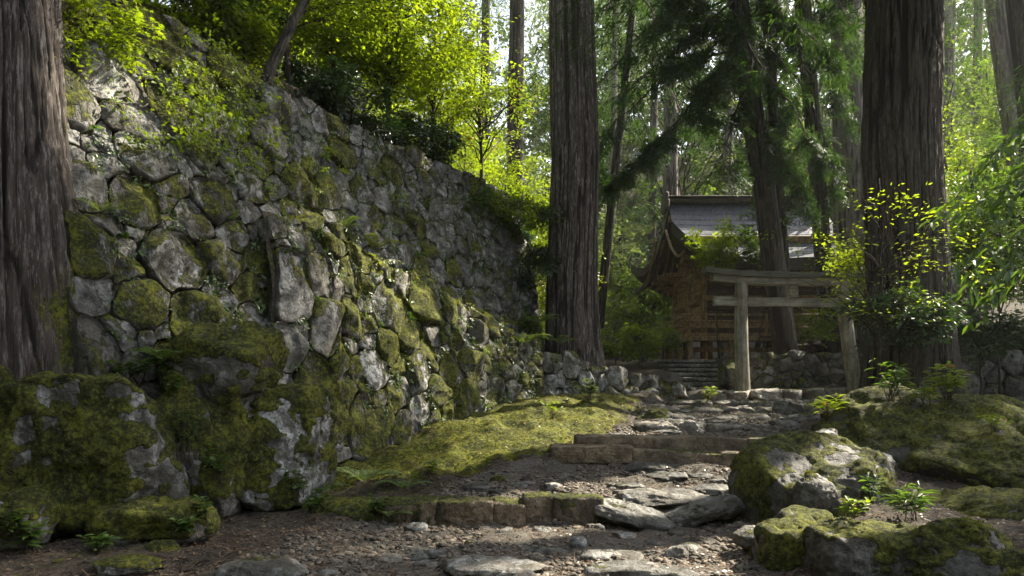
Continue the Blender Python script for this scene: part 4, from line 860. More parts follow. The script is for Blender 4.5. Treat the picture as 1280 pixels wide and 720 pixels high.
boughs(T_thin, path_thin, 24.0, [(-150, 740, -60, 23), (-60, 735, 40, 23), (-20, 850, 60, 23.5), (40, 860, 150, 23.5), (60, 730, 130, 24), (110, 820, 190, 24.5), (-120, 860, -30, 24), (150, 745, 230, 24)], 79)
# forest beyond
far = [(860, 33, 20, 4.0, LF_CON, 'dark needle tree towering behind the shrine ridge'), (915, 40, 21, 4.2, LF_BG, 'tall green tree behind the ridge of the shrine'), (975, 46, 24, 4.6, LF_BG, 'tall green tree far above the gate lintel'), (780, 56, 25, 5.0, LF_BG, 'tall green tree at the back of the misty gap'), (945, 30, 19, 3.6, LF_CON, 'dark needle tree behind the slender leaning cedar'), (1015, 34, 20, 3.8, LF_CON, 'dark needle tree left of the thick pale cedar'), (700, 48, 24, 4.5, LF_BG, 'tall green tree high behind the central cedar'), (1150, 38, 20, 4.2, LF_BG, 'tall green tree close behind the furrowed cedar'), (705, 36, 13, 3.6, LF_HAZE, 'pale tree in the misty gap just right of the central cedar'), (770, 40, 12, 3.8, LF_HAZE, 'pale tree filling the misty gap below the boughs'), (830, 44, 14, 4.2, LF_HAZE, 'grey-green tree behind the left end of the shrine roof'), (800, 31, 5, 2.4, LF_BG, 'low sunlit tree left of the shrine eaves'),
       (900, 42, 15, 4.4, LF_BG, 'green tree rising behind the shrine ridge'), (975, 40, 14, 4.0, LF_BG, 'green tree behind the slender leaning cedar'), (1040, 36, 13, 4.0, LF_BG, 'green tree behind the thick pale cedar'), (1120, 33, 13, 3.8, LF_LIME, 'sunlit tree behind the furrowed cedar'),
       (1190, 27, 11, 3.4, LF_LIME, 'bright tree right of the furrowed cedar'), (1235, 33, 14, 4.0, LF_BG, 'tall green tree between the furrowed cedar and the reddish trunk'), (1290, 28, 12, 3.6, LF_MID, 'green tree behind the trunks at the right edge'), (1215, 20, 5.5, 2.3, LF_MID, 'lower green tree above the dark right-hand wall'),
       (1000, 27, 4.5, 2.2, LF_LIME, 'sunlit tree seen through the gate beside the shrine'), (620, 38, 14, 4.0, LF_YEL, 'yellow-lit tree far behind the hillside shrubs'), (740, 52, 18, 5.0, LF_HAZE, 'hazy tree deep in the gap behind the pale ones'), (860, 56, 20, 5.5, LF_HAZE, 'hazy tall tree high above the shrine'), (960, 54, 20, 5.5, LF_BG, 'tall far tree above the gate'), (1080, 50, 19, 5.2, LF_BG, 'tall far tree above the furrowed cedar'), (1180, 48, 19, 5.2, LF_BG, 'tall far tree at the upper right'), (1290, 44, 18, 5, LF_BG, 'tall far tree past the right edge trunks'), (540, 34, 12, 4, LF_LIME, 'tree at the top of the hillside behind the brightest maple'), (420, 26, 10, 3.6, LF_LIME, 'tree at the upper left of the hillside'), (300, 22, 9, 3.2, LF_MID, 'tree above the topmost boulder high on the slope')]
for k, (px, D, H, cr, m, lab) in enumerate(far):
    x = (px - 640) / F * D; s = D / 34
    broadleaf(lab, x, D, H, (cr, cr, H * .46), H * .52, 300 + k, m, nb=32, ns=12, nl=44, L=.17 * max(s, .65), W=.10 * max(s, .65), trunk_r=.12, R=(.6, 1.25), thin=.05, flat=.45, sunny=True)
rs = np.random.RandomState(12); M = 12000
y = 58 + 70 * rs.rand(M); x = (rs.uniform(250, 1500, M) - 640) / F * y; zc = terrain(x, y) + rs.rand(M) ** .8 * 34
p = np.stack([x, y, zc], 1); kk = fbm(p * .12, 3) > -.42
a = rs.uniform(-2.75, -.4, 2600); r_ = rs.uniform(9, 22, 2600); q = np.stack([r_ * np.cos(a), -1 + r_ * np.sin(a) * 1.1, rs.rand(2600) * (3 + r_ * .75)], 1); p = np.vstack([p[kk], q]); kk = np.ones(len(p), bool)   # the wood closes in behind the viewer too; unseen, added to cut skylight
vf = spray_leaves(p[kk], rs.randn(kk.sum(), 3), np.array([0, -.5, .8]) + rs.randn(kk.sum(), 3) * .5, rs.uniform(1.2, 2.4, kk.sum()), 26, rs, .55, .34, 'rhomb')
o = link('forest', vf[0], vf[1], LF_HAZE, smooth=False); tag(o, 'far wooded hillside seen between the trunks, plus unseen leaves behind the viewer', 'forest', kind='stuff')

# ------------------------------------------------------------------ low plants
bpy.context.view_layer.update(); DGR = bpy.context.evaluated_depsgraph_get()
def hit(px, py, D):
    """the solid surface (ground, stone) found near a place"""
    o = Vector((0, 0, HC)); d = Vector(P(px, py, 1.0)) - o; d.normalize()
    for _ in range(40):
        ok, loc, n, i, ob, m = bpy.context.scene.ray_cast(DGR, o, d, distance=40)
        if not ok: break
        if ob.data.materials and ob.data.materials[0] in (ROCK, SOIL) and abs(loc.y - D) < max(1.6, .22 * D): return np.array(loc)
        o = loc + d * .02
    return P(px, py, D)
def fern(label, c, L, n, seed, mat, a0=0.0, spread=6.283, up=.75, group=None, name='fern'):
    rs = np.random.RandomState(seed); T = thing(name, label, 'fern', c, group)
    for k in range(n):
        a = a0 + spread * (k + .5) / n + rs.randn() * .2; l = L * rs.uniform(.75, 1.15); K = 22; t = np.linspace(0, 1, K)
        dr = np.array([math.cos(a), math.sin(a), 0]); lift = up * rs.uniform(.7, 1.2)
        pth = np.asarray(c) + l * (dr * (t * .95)[:, None] + np.array([0, 0, 1]) * (lift * t - .75 * lift * t ** 2.2)[:, None])
        tan = nrm(np.gradient(pth, axis=0)); s = np.array([-dr[1], dr[0], 0]); nn = np.cross(tan, s)
        w = l * .24 * np.sin(np.clip(t * 1.02 + .06, 0, 1) * math.pi) ** .7
        PP, DD, NN, LL = [], [], [], []
        for sg in (-1, 1):
            PP.append(pth[3:]); DD.append(tan[3:] * .45 + sg * s + rs.randn(K - 3, 3) * .06); NN.append(-nn[3:] + rs.randn(K - 3, 3) * .1); LL.append(w[3:])
        v, f = merge([leaf_geo('rhomb', np.concatenate(PP), np.concatenate(DD), np.concatenate(NN), np.concatenate(LL) + .004, l * .045), tube(pth, np.linspace(.0035, .001, K), 4, False)])
        link('frond', v, f, mat, T, smooth=False)
    return T
for k, (px, py, D, L, n, m, lab) in enumerate([
    (455, 603, 7.35, .40, 8, LF_FERN, 'dark fern with long fronds at the foot of the streaked block'), (505, 612, 7.6, .34, 7, LF_FERN, 'fern with a pale frond lying on the moss above the lowest step'), (485, 646, 6.9, .26, 7, LF_FERN, 'small fern below the left end of the lowest step'), (395, 618, 7.1, .34, 7, LF_FERN, 'fern half hidden in the corner between the big block and the wall'),
    (470, 312, 10.3, .42, 7, LF_FERNY, 'bright yellow-green fern sprouting from the ledge in mid wall'), (588, 372, 12.9, .34, 5, LF_FERNY, 'small bright fern on the top edge of the lower wall'), (655, 432, 15.1, .60, 7, LF_FERN, 'bluish fern beside the far end of the lower wall'), (676, 405, 15.9, .55, 7, LF_FERN, 'dark green fern at the foot of the central cedar'), (640, 408, 14.6, .3, 5, LF_FERNY, 'little yellow fern at the far corner of the lower wall'),
    (205, 452, 6.9, .42, 8, LF_FERN, 'dark fern growing on top of the huge mossy block'), (160, 462, 6.7, .28, 7, LF_FERN, 'smaller fern on the mossy block near the cedar root'), (700, 430, 16.2, .5, 7, LF_FERN, 'fern on the low wall beside the cedar root'), (430, 285, 9.9, .3, 6, LF_FERN, 'fern tuft near the corner of the ledge'), (125, 268, 8.3, .3, 6, LF_FERN, 'small fern in a crack beside the cedar trunk'), (520, 322, 11.2, .25, 6, LF_FERN, 'tiny fern on the ledge right of the bright one')]):
    fern(lab, hit(px, py, D), L * 1.25, n, 400 + k, m)
def leafy(label, c, h, n, nl, L, W, seed, mat, name='leafy_plant', kind='long', spread=.5, cat='plant', group=None):
    """several upright stems with pointed leaves"""
    c = np.asarray(c) + np.array([0, -.05, 0]); L, W, h = L * 1.3, W * 1.25, h * 1.2
    rs = np.random.RandomState(seed); T = thing(name, label, cat, c, group); PP, DD, NN = [], [], []; tb = []
    for k in range(n):
        a = rs.rand() * 6.283; e = np.asarray(c) + np.array([math.cos(a) * spread * h * rs.rand(), math.sin(a) * spread * h * rs.rand(), h * rs.uniform(.6, 1.05)]); cv = curve(np.asarray(c) + rs.randn(3) * np.array([.1, .1, 0]) * h, e, .05, .06, 7, seed + k, .05)
        tb.append(tube(cv, np.linspace(.006, .002, 7) * min(1.5, h * 2), 5, False))
        for _ in range(nl):
            u = rs.uniform(.3, 1) * 6; i = min(int(u), 5); PP.append(cv[i] + (cv[i + 1] - cv[i]) * (u - i)); b = rs.rand() * 6.283; DD.append([math.cos(b), math.sin(b), rs.uniform(-.1, .6)]); NN.append(np.array([0, 0, 1.0]) + rs.randn(3) * .3)
    v, f = merge(tb); link('stems', v, f, TWIG, T, attrs=dict(groove=np.zeros(len(v)), moss=np.full(len(v), .3)))
    N = len(PP); v, f = leaf_geo(kind, np.array(PP), np.array(DD), np.array(NN), L * rs.uniform(.6, 1.2, N), W * rs.uniform(.7, 1.2, N)); link('leaves', v, f, mat, T, smooth=False)
    return T
def gpt(px, py, D):
    c = P(px, py, D); return c
leafy('bamboo-like plant with long pale-green leaves between the mossy rocks at right', hit(1136, 650, 6.7), .28, 8, 12, .14, .02, 501, LF_MID, 'bamboo_grass')
leafy('small bright plant beside the flat rock on the upper steps', hit(1036, 522, 11.3), .3, 6, 8, .17, .03, 503, LF_YEL)
leafy('leafy weed catching light on the crest of the mossy mound', hit(1112, 502, 10.8), .5, 9, 9, .16, .03, 505, LF_MID)
leafy('yellow-tipped weed on the mound crest below the furrowed cedar', hit(1185, 500, 10.6), .42, 12, 10, .15, .035, 507, LF_YEL)
leafy('low weed at the right end of the mound crest', hit(1150, 508, 10.2), .3, 8, 8, .14, .03, 509, LF_YEL)
leafy('dark broad-leaved seedling at the lower left corner', hit(40, 690, 5.75), .22, 7, 7, .11, .045, 511, LF_MID)
leafy('seedling with pale leaves beside the half-buried mossy boulder', hit(95, 668, 5.9), .2, 7, 7, .09, .035, 513, LF_MID)
leafy('creeping weed at the foot of the leaning slab', hit(260, 652, 6.6), .22, 8, 9, .06, .025, 515, LF_MID)
leafy('weed growing from the crack between the two big mossy blocks', hit(237, 575, 6.5), .5, 8, 14, .05, .022, 517, LF_MID, spread=.3)
leafy('weeds below the streaked block beside the fern', hit(330, 640, 7.0), .25, 10, 10, .07, .025, 519, LF_MID)
leafy('small weed on the flat dark boulder by the wall foot', hit(372, 622, 7.1), .3, 9, 9, .08, .03, 521, LF_MID)
leafy('sprig with yellowish leaf on the right corner of the mossy block', hit(222, 500, 6.35), .22, 5, 6, .09, .04, 523, LF_MID)
leafy('leafy trailing plant spilling over the top of the mossy block', hit(165, 478, 6.25), .22, 12, 12, .06, .03, 525, LF_MID, spread=1.2)
for lab, px, py, D, h, sd, m in [('leafy weed in the joint under the half-buried mossy boulder', 130, 690, 5.7, .16, 541, LF_MID), ('tuft of pale weed at the left picture edge below the tall grey stone', 15, 668, 5.7, .2, 542, LF_MID), ('seedlings at the right foot of the half-buried mossy boulder', 238, 668, 6.2, .15, 543, LF_MID), ('green weed between the streaked block and the flat dark boulder', 392, 640, 7.2, .22, 544, LF_MID),
                                ('trailing weed on the face of the leaning slab', 275, 600, 6.9, .3, 545, LF_MID), ('seedling at the left end of the lowest step', 472, 640, 7.1, .16, 546, LF_MID), ('weed tuft on the moss bank near the lower wall', 540, 592, 9.0, .16, 547, LF_YEL), ('weed tuft on the moss bank near its far end', 690, 520, 13.0, .22, 548, LF_YEL), ('weed growing by the smooth boulder on the right', 1085, 628, 7.2, .25, 549, LF_MID), ('weed at the back of the kerb stones', 1060, 648, 6.2, .14, 550, LF_YEL), ('trailing leaves on the mossy mound near the right edge', 1240, 540, 8.9, .2, 551, LF_YEL)]:
    leafy(lab, hit(px, py, D), h, 9, 9, .065, .028, sd, m, spread=.9)
leafy('low bluish plants at the foot of the low stone wall', hit(735, 500, 14.3), .35, 14, 10, .09, .04, 527, LF_FERN, spread=1.3)
leafy('tuft of green at the end of the low wall beside the gate sill', hit(885, 503, 16.9), .3, 8, 8, .12, .04, 529, LF_YEL)
# shrubs and saplings round the right cedar and the gate
broadleaf('dark glossy evergreen shrub growing against the foot of the furrowed cedar', *P(1130, 470, 11.4)[:2], 2.2, (.85, .4, .36), 1.85, 601, LF_DARK, nb=22, ns=8, nl=30, L=.11, W=.042, trunk_r=.022, R=(.25, .42), name='shrub', cat='shrub', kind='long', flat=.4, low=1.1)
broadleaf('second dark evergreen shrub right of the furrowed cedar against the wall', *P(1230, 470, 12.6)[:2], 2.0, (.6, .4, .5), 1.5, 603, LF_DARK, nb=12, ns=7, nl=30, L=.11, W=.042, trunk_r=.022, R=(.25, .42), name='shrub', cat='shrub', kind='long', flat=.4, low=.5)
broadleaf('sunlit beech sapling spreading yellow-green sprays before the furrowed cedar', *P(1105, 500, 11.0)[:2], 4.2, (1.85, .5, 1.5), 2.75, 605, LF_LIME, nb=28, ns=3, nl=17, L=.085, W=.032, trunk_r=.014, R=(.35, .65), name='beech_sapling', flat=.2, low=1.2, thin=.52)
broadleaf('leafy sapling left of the furrowed cedar overhanging the gate', *P(1085, 495, 13.2)[:2], 4.6, (1.3, .6, 1.3), 3.2, 607, LF_LIME, nb=20, ns=5, nl=24, L=.09, W=.04, trunk_r=.02, R=(.3, .55), name='beech_sapling', flat=.25, low=1.6, thin=.3)
broadleaf('small tree with glossy leaves behind the right shrubs', *P(1250, 480, 13.6)[:2], 4.6, (1.4, .7, 1.5), 3.2, 609, LF_MID, nb=24, ns=8, nl=36, L=.10, W=.045, trunk_r=.03, R=(.35, .6), flat=.35, low=1.2)
T = thing('overhanging_branch', 'near branch with large pointed leaves reaching in from the right edge', 'branch', P(1330, 250, 6.3))
rs = np.random.RandomState(66); tb, PP, DD, NN = [], [], [], []
for k, (a, b, c_, e_) in enumerate([(1340, 150, 1185, 245), (1340, 200, 1200, 300), (1345, 250, 1210, 345), (1340, 120, 1240, 190), (1345, 300, 1225, 385), (1330, 220, 1165, 262), (1340, 180, 1250, 250), (1345, 270, 1240, 320)]):
    cv = curve(P(a, b, 6.4), P(c_, e_, 6.0 + .25 * rs.randn()), .08, .05, 15, 66 + k, .05); tb.append(tube(cv, np.linspace(.008, .002, 15), 5, False))
    for i in range(4, 15):
        for sg in (-1, 1, -1, 1):
            d = nrm(cv[i] - cv[i - 1]); s = nrm(np.cross(d, (0, 0, 1))) * sg; PP.append(cv[i] + rs.randn(3) * .03); DD.append(d * .8 + s * rs.uniform(.2, 1.0) + np.array([0, 0, -.2 + .25 * rs.randn()])); NN.append(np.array([0, 0, 1.0]) + rs.randn(3) * .35)
v, f = merge(tb); link('twigs', v, f, TWIG, T, attrs=dict(groove=np.zeros(len(v)), moss=np.zeros(len(v))))
v, f = leaf_geo('long', np.array(PP), np.array(DD), np.array(NN), rs.uniform(.10, .19, len(PP)), rs.uniform(.032, .055, len(PP))); link('leaves', v, f, LF_MID, T, smooth=False)
for lab, px, py, D, H, cr, cz, m, sd in [('red-tinged leafy bush left of the shrine stairs', 800, 440, 19.6, 1.5, .55, .85, LF_LIME, 621), ('sunlit bush behind the low wall end near the stairs', 770, 440, 21.0, 1.5, .7, .8, LF_LIME, 622), ('bush half hiding the veranda corner of the shrine', 828, 420, 20.9, 1.1, .35, .7, LF_YEL, 623), ('leafy sapling beneath the shrine eaves behind the gate', 900, 330, 20.6, 4.6, .8, 3.7, LF_LIME, 624), ('sapling with sparse leaves before the shrine front', 950, 330, 20.4, 5.0, 1.1, 4.0, LF_MID, 625), ('sunlit bush behind the terrace wall inside the gate', 1012, 430, 20.2, 1.7, .7, 1.0, LF_LIME, 626), ('small bush at the right end of the terrace wall', 1085, 440, 19.8, 1.5, .7, .9, LF_MID, 627)]:
    x = (px - 640) / F * D
    broadleaf(lab, x, D, H, (cr, cr * .7, cr * .85), cz, sd, m, nb=16, ns=6, nl=28, L=.12, W=.06, trunk_r=.018, R=(.25, .45), name='bush', cat='bush', flat=.4)
# creepers on the upper left of the tall wall
T = thing('ivy', 'green creeper trailing over the stones of the upper left wall', 'creeper', P(230, 170, 9.2)); rs = np.random.RandomState(91); Cs, Ns = [], []
for (px, py, n, sp) in [(235, 110, 60, 26), (250, 140, 55, 22), (275, 165, 40, 22), (215, 140, 24, 18), (300, 120, 30, 20), (255, 75, 35, 24), (205, 175, 14, 14), (310, 190, 18, 16), (350, 150, 12, 14), (160, 155, 14, 12), (290, 215, 14, 16), (400, 200, 14, 16), (345, 245, 8, 14), (470, 230, 12, 18)]:
    for _ in range(n):
        u, v = uv_of(S_up, px + rs.randn() * sp, py + rs.randn() * sp) if _ % 3 == 0 else (u + rs.randn() * .1, v + rs.randn() * .1)
        p, nn = S_up(np.array([u]), np.array([v])); Cs.append(p[0] + nn[0] * rs.uniform(.10, .26)); Ns.append(nn[0] * .6 + np.array([0, 0, .8]) + rs.randn(3) * .25)
Cs, Ns = np.array(Cs), np.array(Ns)
link('leaves', *spray_leaves(Cs, rs.randn(len(Cs), 3) + np.array([.3, -.3, -.4]), Ns, rs.uniform(.10, .22, len(Cs)), 11, rs, .055, .034, 'rhomb', .4), LF_LIME, T, smooth=False)
# small growth in the joints of both walls (nobody could count it)
def joint_weeds(S, cells, n, seed, label, vmin=0, L=.05):
    rs = np.random.RandomState(seed); E = []
    for x, y, r, poly in cells:
        for a, b in zip(poly, poly[1:] + poly[:1]): E.append((a, b))
    Cs, Ns = [], []
    for _ in range(n):
        a, b = E[rs.randint(len(E))]; t = rs.rand(); u, v = a[0] + (b[0] - a[0]) * t, a[1] + (b[1] - a[1]) * t
        if not (0 < u < S.W and vmin < v < S.H): continue
        p, nn = S(np.array([u]), np.array([v])); Cs.append(p[0] + nn[0] * rs.uniform(.03, .12)); Ns.append(nn[0] * .8 + np.array([0, 0, .7]) + rs.randn(3) * .3)
    Cs, Ns = np.array(Cs), np.array(Ns)
    o = link('small_weeds', *spray_leaves(Cs, rs.randn(len(Cs), 3) + np.array([.2, -.2, -.5]), Ns, rs.uniform(.05, .14, len(Cs)), 10, rs, L, L * .5, 'rhomb', .5), LF_MID, smooth=False); tag(o, label, 'weeds', kind='stuff')
joint_weeds(S_up, cells_up, 1000, 1, 'small weeds sprouting from the joints of the tall upper wall', 1.0)
joint_weeds(S_low, cells_low, 420, 2, 'small weeds and moss tufts in the joints of the lower wall')
rs = np.random.RandomState(33); m = 260; uu = rs.rand(m) * S_low.W; p_, n_ = S_low(uu, np.full(m, S_low.H + .02))
p_ = p_ - n_ * rs.uniform(-.12, .35, (m, 1)) + np.array([0, 0, 1.0]) * rs.uniform(-.10, .06, (m, 1)); kk = fbm(p_ * 1.4, 2) > -.2
o = link('ledge_weeds', *spray_leaves(p_[kk], n_[kk] + rs.randn(kk.sum(), 3) * .6 + np.array([0, 0, -.2]), np.array([0, 0, 1.0]) + rs.randn(kk.sum(), 3) * .4, rs.uniform(.06, .16, kk.sum()), 16, rs, .05, .016, 'rhomb', .5), LF_FERNY, smooth=False); tag(o, 'bright moss and small ferns fringing the top edge of the lower wall', 'weeds', kind='stuff')
# moss fronds on the bank
rs = np.random.RandomState(17); m = 26000; yy = rs.uniform(8.0, 16.2, m); xx = rs.uniform(-2.6, 3.2, m)
inb = (np.interp(yy, [8.3, 15], [LOWBASE[0][0], LOWBASE[1][0]]) < xx + .1) & (xx < ip(XL, yy) + .25 * rs.randn(m)) & (fbm(np.stack([xx, yy, 0 * xx], 1) * 1.5, 3) > -.25)
pp = np.stack([xx[inb], yy[inb], terrain(xx[inb], yy[inb]) - .004], 1); n = len(pp); a = rs.rand(n) * 6.283
d = np.stack([np.cos(a), np.sin(a), rs.uniform(.1, .7, n)], 1)
o = link('moss_fronds', *leaf_geo('rhomb', pp, d, np.array([0, 0, 1.0]) + rs.randn(n, 3) * .4, rs.uniform(.02, .05, n), rs.uniform(.008, .02, n)), LF_MOSS, smooth=False); tag(o, 'feathery moss tips on the sunlit bank beside the path', 'moss', kind='stuff')
# fallen sticks
for k, (lab, pts_, r) in enumerate([('curved dead branch lying on the mossy boulders at the foot of the wall', [(130, 442, 7.0), (180, 436, 7.1), (235, 442, 7.2), (270, 456, 7.2), (293, 472, 7.1)], .018), ('thin dead twig propped against the big stones by the cedar root', [(165, 432, 7.3), (190, 410, 7.4), (215, 390, 7.5)], .007),
                                    ('pale stick lying across the mossy mound at right', [(1082, 547, 8.4), (1100, 556, 8.3), (1122, 562, 8.2)], .008), ('short forked stick on the gravel at the lower left', [(240, 698, 5.9), (290, 700, 5.85), (335, 694, 5.9)], .007), ('thin stick leaning beside the upper steps at right', [(1018, 503, 13.4), (1028, 518, 13.1)], .02)]):
    pth = np.array([P(*q) for q in pts_]); t = np.linspace(0, 1, len(pth)); tt = np.linspace(0, 1, 14); pth = np.stack([np.interp(tt, t, pth[:, i]) for i in range(3)], 1) + np.random.RandomState(k).randn(14, 3) * .008
    v, f = tube(pth, np.linspace(r, r * .5, 14), 7); tag(link('fallen_branch', v, f, BARK_P if k in (2, 4) else TWIG, attrs=dict(groove=np.zeros(len(v)), moss=np.zeros(len(v)))), lab, 'branch')

# ------------------------------------------------------------------ timber work
def box(x0, x1, y0, y1, z0, z1, bev=.012):
    """box with chamfered edges"""
    b = min(bev, (x1 - x0) * .3, (y1 - y0) * .3, (z1 - z0) * .3); bm = bmesh.new(); bmesh.ops.create_cube(bm, size=1)
    for v in bm.verts: v.co = ((x0 + x1) / 2 + v.co.x * (x1 - x0), (y0 + y1) / 2 + v.co.y * (y1 - y0), (z0 + z1) / 2 + v.co.z * (z1 - z0))
    bmesh.ops.bevel(bm, geom=list(bm.edges), offset=b, segments=1, affect='EDGES'); bmesh.ops.triangulate(bm, faces=list(bm.faces))
    v = np.array([w.co[:] for w in bm.verts]); f = np.array([[w.index for w in t.verts] for t in bm.faces]); bm.free(); return v, [f]
def beam(p, q, w, h, up=(0, 0, 1)):
    p, q = np.asarray(p, float), np.asarray(q, float); L = np.linalg.norm(q - p); v, f = box(-w / 2, w / 2, 0, L, -h / 2, h / 2)
    d = nrm(q - p); s = nrm(np.cross(d, up)); u = np.cross(s, d); return p + v[:, 0:1] * s + v[:, 1:2] * d + v[:, 2:3] * u, f
def log(p, q, r0, r1, seed=0, sides=28, K=24):
    p, q = np.asarray(p, float), np.asarray(q, float); t = np.linspace(0, 1, K)[:, None]; path = p + (q - p) * t + .012 * fbm(np.concatenate([t * 2, t * 0 + seed, t * 0], 1), 2)[:, None] * np.array([1, .6, 0])
    v, f = tube(path, np.linspace(r0, r1, K), sides); v[:-2] += nrm(v[:-2] - np.repeat(path, sides, 0)) * (.010 * fbm(v[:-2] * np.array([9, 9, .9]) + seed, 3))[:, None]; return v, f
# --- gate
DG = 17.5
T = thing('torii_gate', 'weathered wooden shrine gate with one leaning post at the top of the steps', 'gate', P(995, 490, DG))
v, f = log(P(928.5, 495, DG), P(926, 353, DG), .185, .155, 1); o = link('post', v, f, WOOD_TP, T)
v, f = log(P(1069, 490, DG), P(1051, 353, DG), .185, .16, 2); o = link('post', v, f, WOOD_TP, T); o['label'] = 'right gate post leaning to the left'
def sagbeam(px0, px1, pyc, hpx, dep, end=3.0, seed=1, K=40):
    """beam swept along x, its ends lifted"""
    px = np.linspace(px0, px1, K); u = np.linspace(-1, 1, K); lift = end * np.abs(u) ** 3 * np.where(u < 0, 1.6, .4)
    sec = np.array([(-1, -1), (1, -1), (1, 1), (-1, 1)]) * np.array([dep / 2, 1]); h = hpx / F * DG / 2; vs = []
    for i in range(K):
        c = P(px[i], pyc - lift[i] + 1.5 * u[i], DG); vs.append(np.stack([np.full(4, c[0]), c[1] + sec[:, 0], c[2] + sec[:, 1] * h], 1))
    v = np.concatenate(vs); v += .006 * fbm(v * np.array([1.5, 12, 12]) + seed, 2)[:, None] * np.array([0, 1, 1]); i = np.arange(K - 1)[:, None] * 4; j = np.arange(4)[None]; j2 = (j + 1) % 4
    q = np.stack([i + j, i + 4 + j, i + 4 + j2, i + j2], -1).reshape(-1, 4); return v, [q[:, ::-1], np.array([[0, 3, 2, 1], [4 * K - 4, 4 * K - 3, 4 * K - 2, 4 * K - 1]])]
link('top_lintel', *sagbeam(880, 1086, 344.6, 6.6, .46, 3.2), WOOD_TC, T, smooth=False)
link('lintel', *sagbeam(889, 1082, 352.3, 8.4, .30, 2.4, 2), WOOD_T, T, smooth=False)
link('tie_beam', *sagbeam(892, 1084, 378.0, 10.5, .17, 0, 3), WOOD_T, T, smooth=False)
a, b = P(986, 372.6, DG), P(997, 356.8, DG); link('strut', *box(a[0], b[0], DG - .07, DG + .07, a[2], b[2]), WOOD_T, T, smooth=False)
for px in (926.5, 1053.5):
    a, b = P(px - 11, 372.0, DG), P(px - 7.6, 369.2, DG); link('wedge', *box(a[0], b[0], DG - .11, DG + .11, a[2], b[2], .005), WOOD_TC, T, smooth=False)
# --- stone stairs to the shrine
T = thing('stone_staircase', 'flight of narrow mossy stone steps leading up to the shrine', 'stairs', P(872, 487, 18.6)); rs = np.random.RandomState(3)
for k in range(7):
    D = 18.45 + k * .27; z = 1.40 + k * .135; xa, xb = P(838, 0, 19)[0] + rs.randn() * .04, P(906, 0, 19)[0] + rs.randn() * .04; n = 2 + k % 2; xs = np.linspace(xa, xb, n + 1)
    for i in range(n):
        st_ = bpy.data.objects.new('step', None); C.objects.link(st_); st_.parent = T; st_.location = np.array([(xs[i] + xs[i + 1]) / 2, D, z]) - np.array(T.location)
        v, f = rock_mesh(((xs[i] + xs[i + 1]) / 2, D + .17, z - .035), ((xs[i + 1] - xs[i]) / 2 * 1.06, .2, .042), 800 + k * 5 + i, 4, 10, [], 0, .5)
        link('tread', v, f, ROCK, st_, props=dict(moss=.12, lichen=.3, tone=1.5))  # raised tone paints the sunlit step edges
        v, f = rock_mesh(((xs[i] + xs[i + 1]) / 2, D + .26, z - .12), ((xs[i + 1] - xs[i]) / 2 * 1.04, .2, .075), 860 + k * 5 + i, 4, 10, [], 0, .5)
        link('riser', v, f, ROCK, st_, props=dict(moss=.2, lichen=.1, tone=.6))  # lowered tone paints the shade below each tread
# --- shrine
T = thing('wooden_shrine', 'small old wooden shrine with curved shingle roof behind the gate', 'shrine', (8.9, 24.5, 2.25))
XW0, XW1, YW0, YW1, ZF = 6.35, 10.4, 22.6, 26.6, 3.15
RY, RZ = 24.5, 8.0
xlf = lambda s: 5.62 - .72 * s ** 1.6
xrf = lambda s: 11.1 + .72 * s ** 1.6
def roof_slope(ln, zd, course=True):
    nx, ns = 61, 121; s = np.linspace(0, 1, ns)[:, None]; w = np.linspace(0, 1, nx)[None]
    X = xlf(s) + (xrf(s) - xlf(s)) * w; Y = RY + ln * s + 0 * w
    Z = RZ - (zd + .25 * s) * (1 - (1 - s) ** 2.0) + 1.15 * s ** 2.5 * np.abs(2 * w - 1) ** 3.5
    th = .12 + .26 * s + 0 * w
    saw = (s * 17) % 1.0; Zt = Z + (.022 * saw if course else 0) + .006 * fbm(np.stack([X * 3, Y * 3, Z], -1), 2)
    top = np.stack([X, Y, Zt], -1).reshape(-1, 3); bot = np.stack([X, Y, Z - th], -1).reshape(-1, 3); n = nx * ns
    i = np.arange(ns - 1)[:, None] * nx; j = np.arange(nx - 1)[None]; q = np.stack([i + j, i + j + 1, i + nx + j + 1, i + nx + j], -1).reshape(-1, 4)
    if ln < 0: q = q[:, ::-1]
    q = q[:, ::-1]
    l = np.arange(ns - 1) * nx; r = l + nx - 1; e = (ns - 1) * nx + np.arange(nx - 1)
    side = np.concatenate([np.stack([l, l + nx, l + nx + n, l + n], 1), np.stack([r, r + n, r + nx + n, r + nx], 1), np.stack([e, e + n, e + 1 + n, e + 1], 1)])
    return top, q, np.vstack([top, bot]), [q[:, ::-1] + n, side]
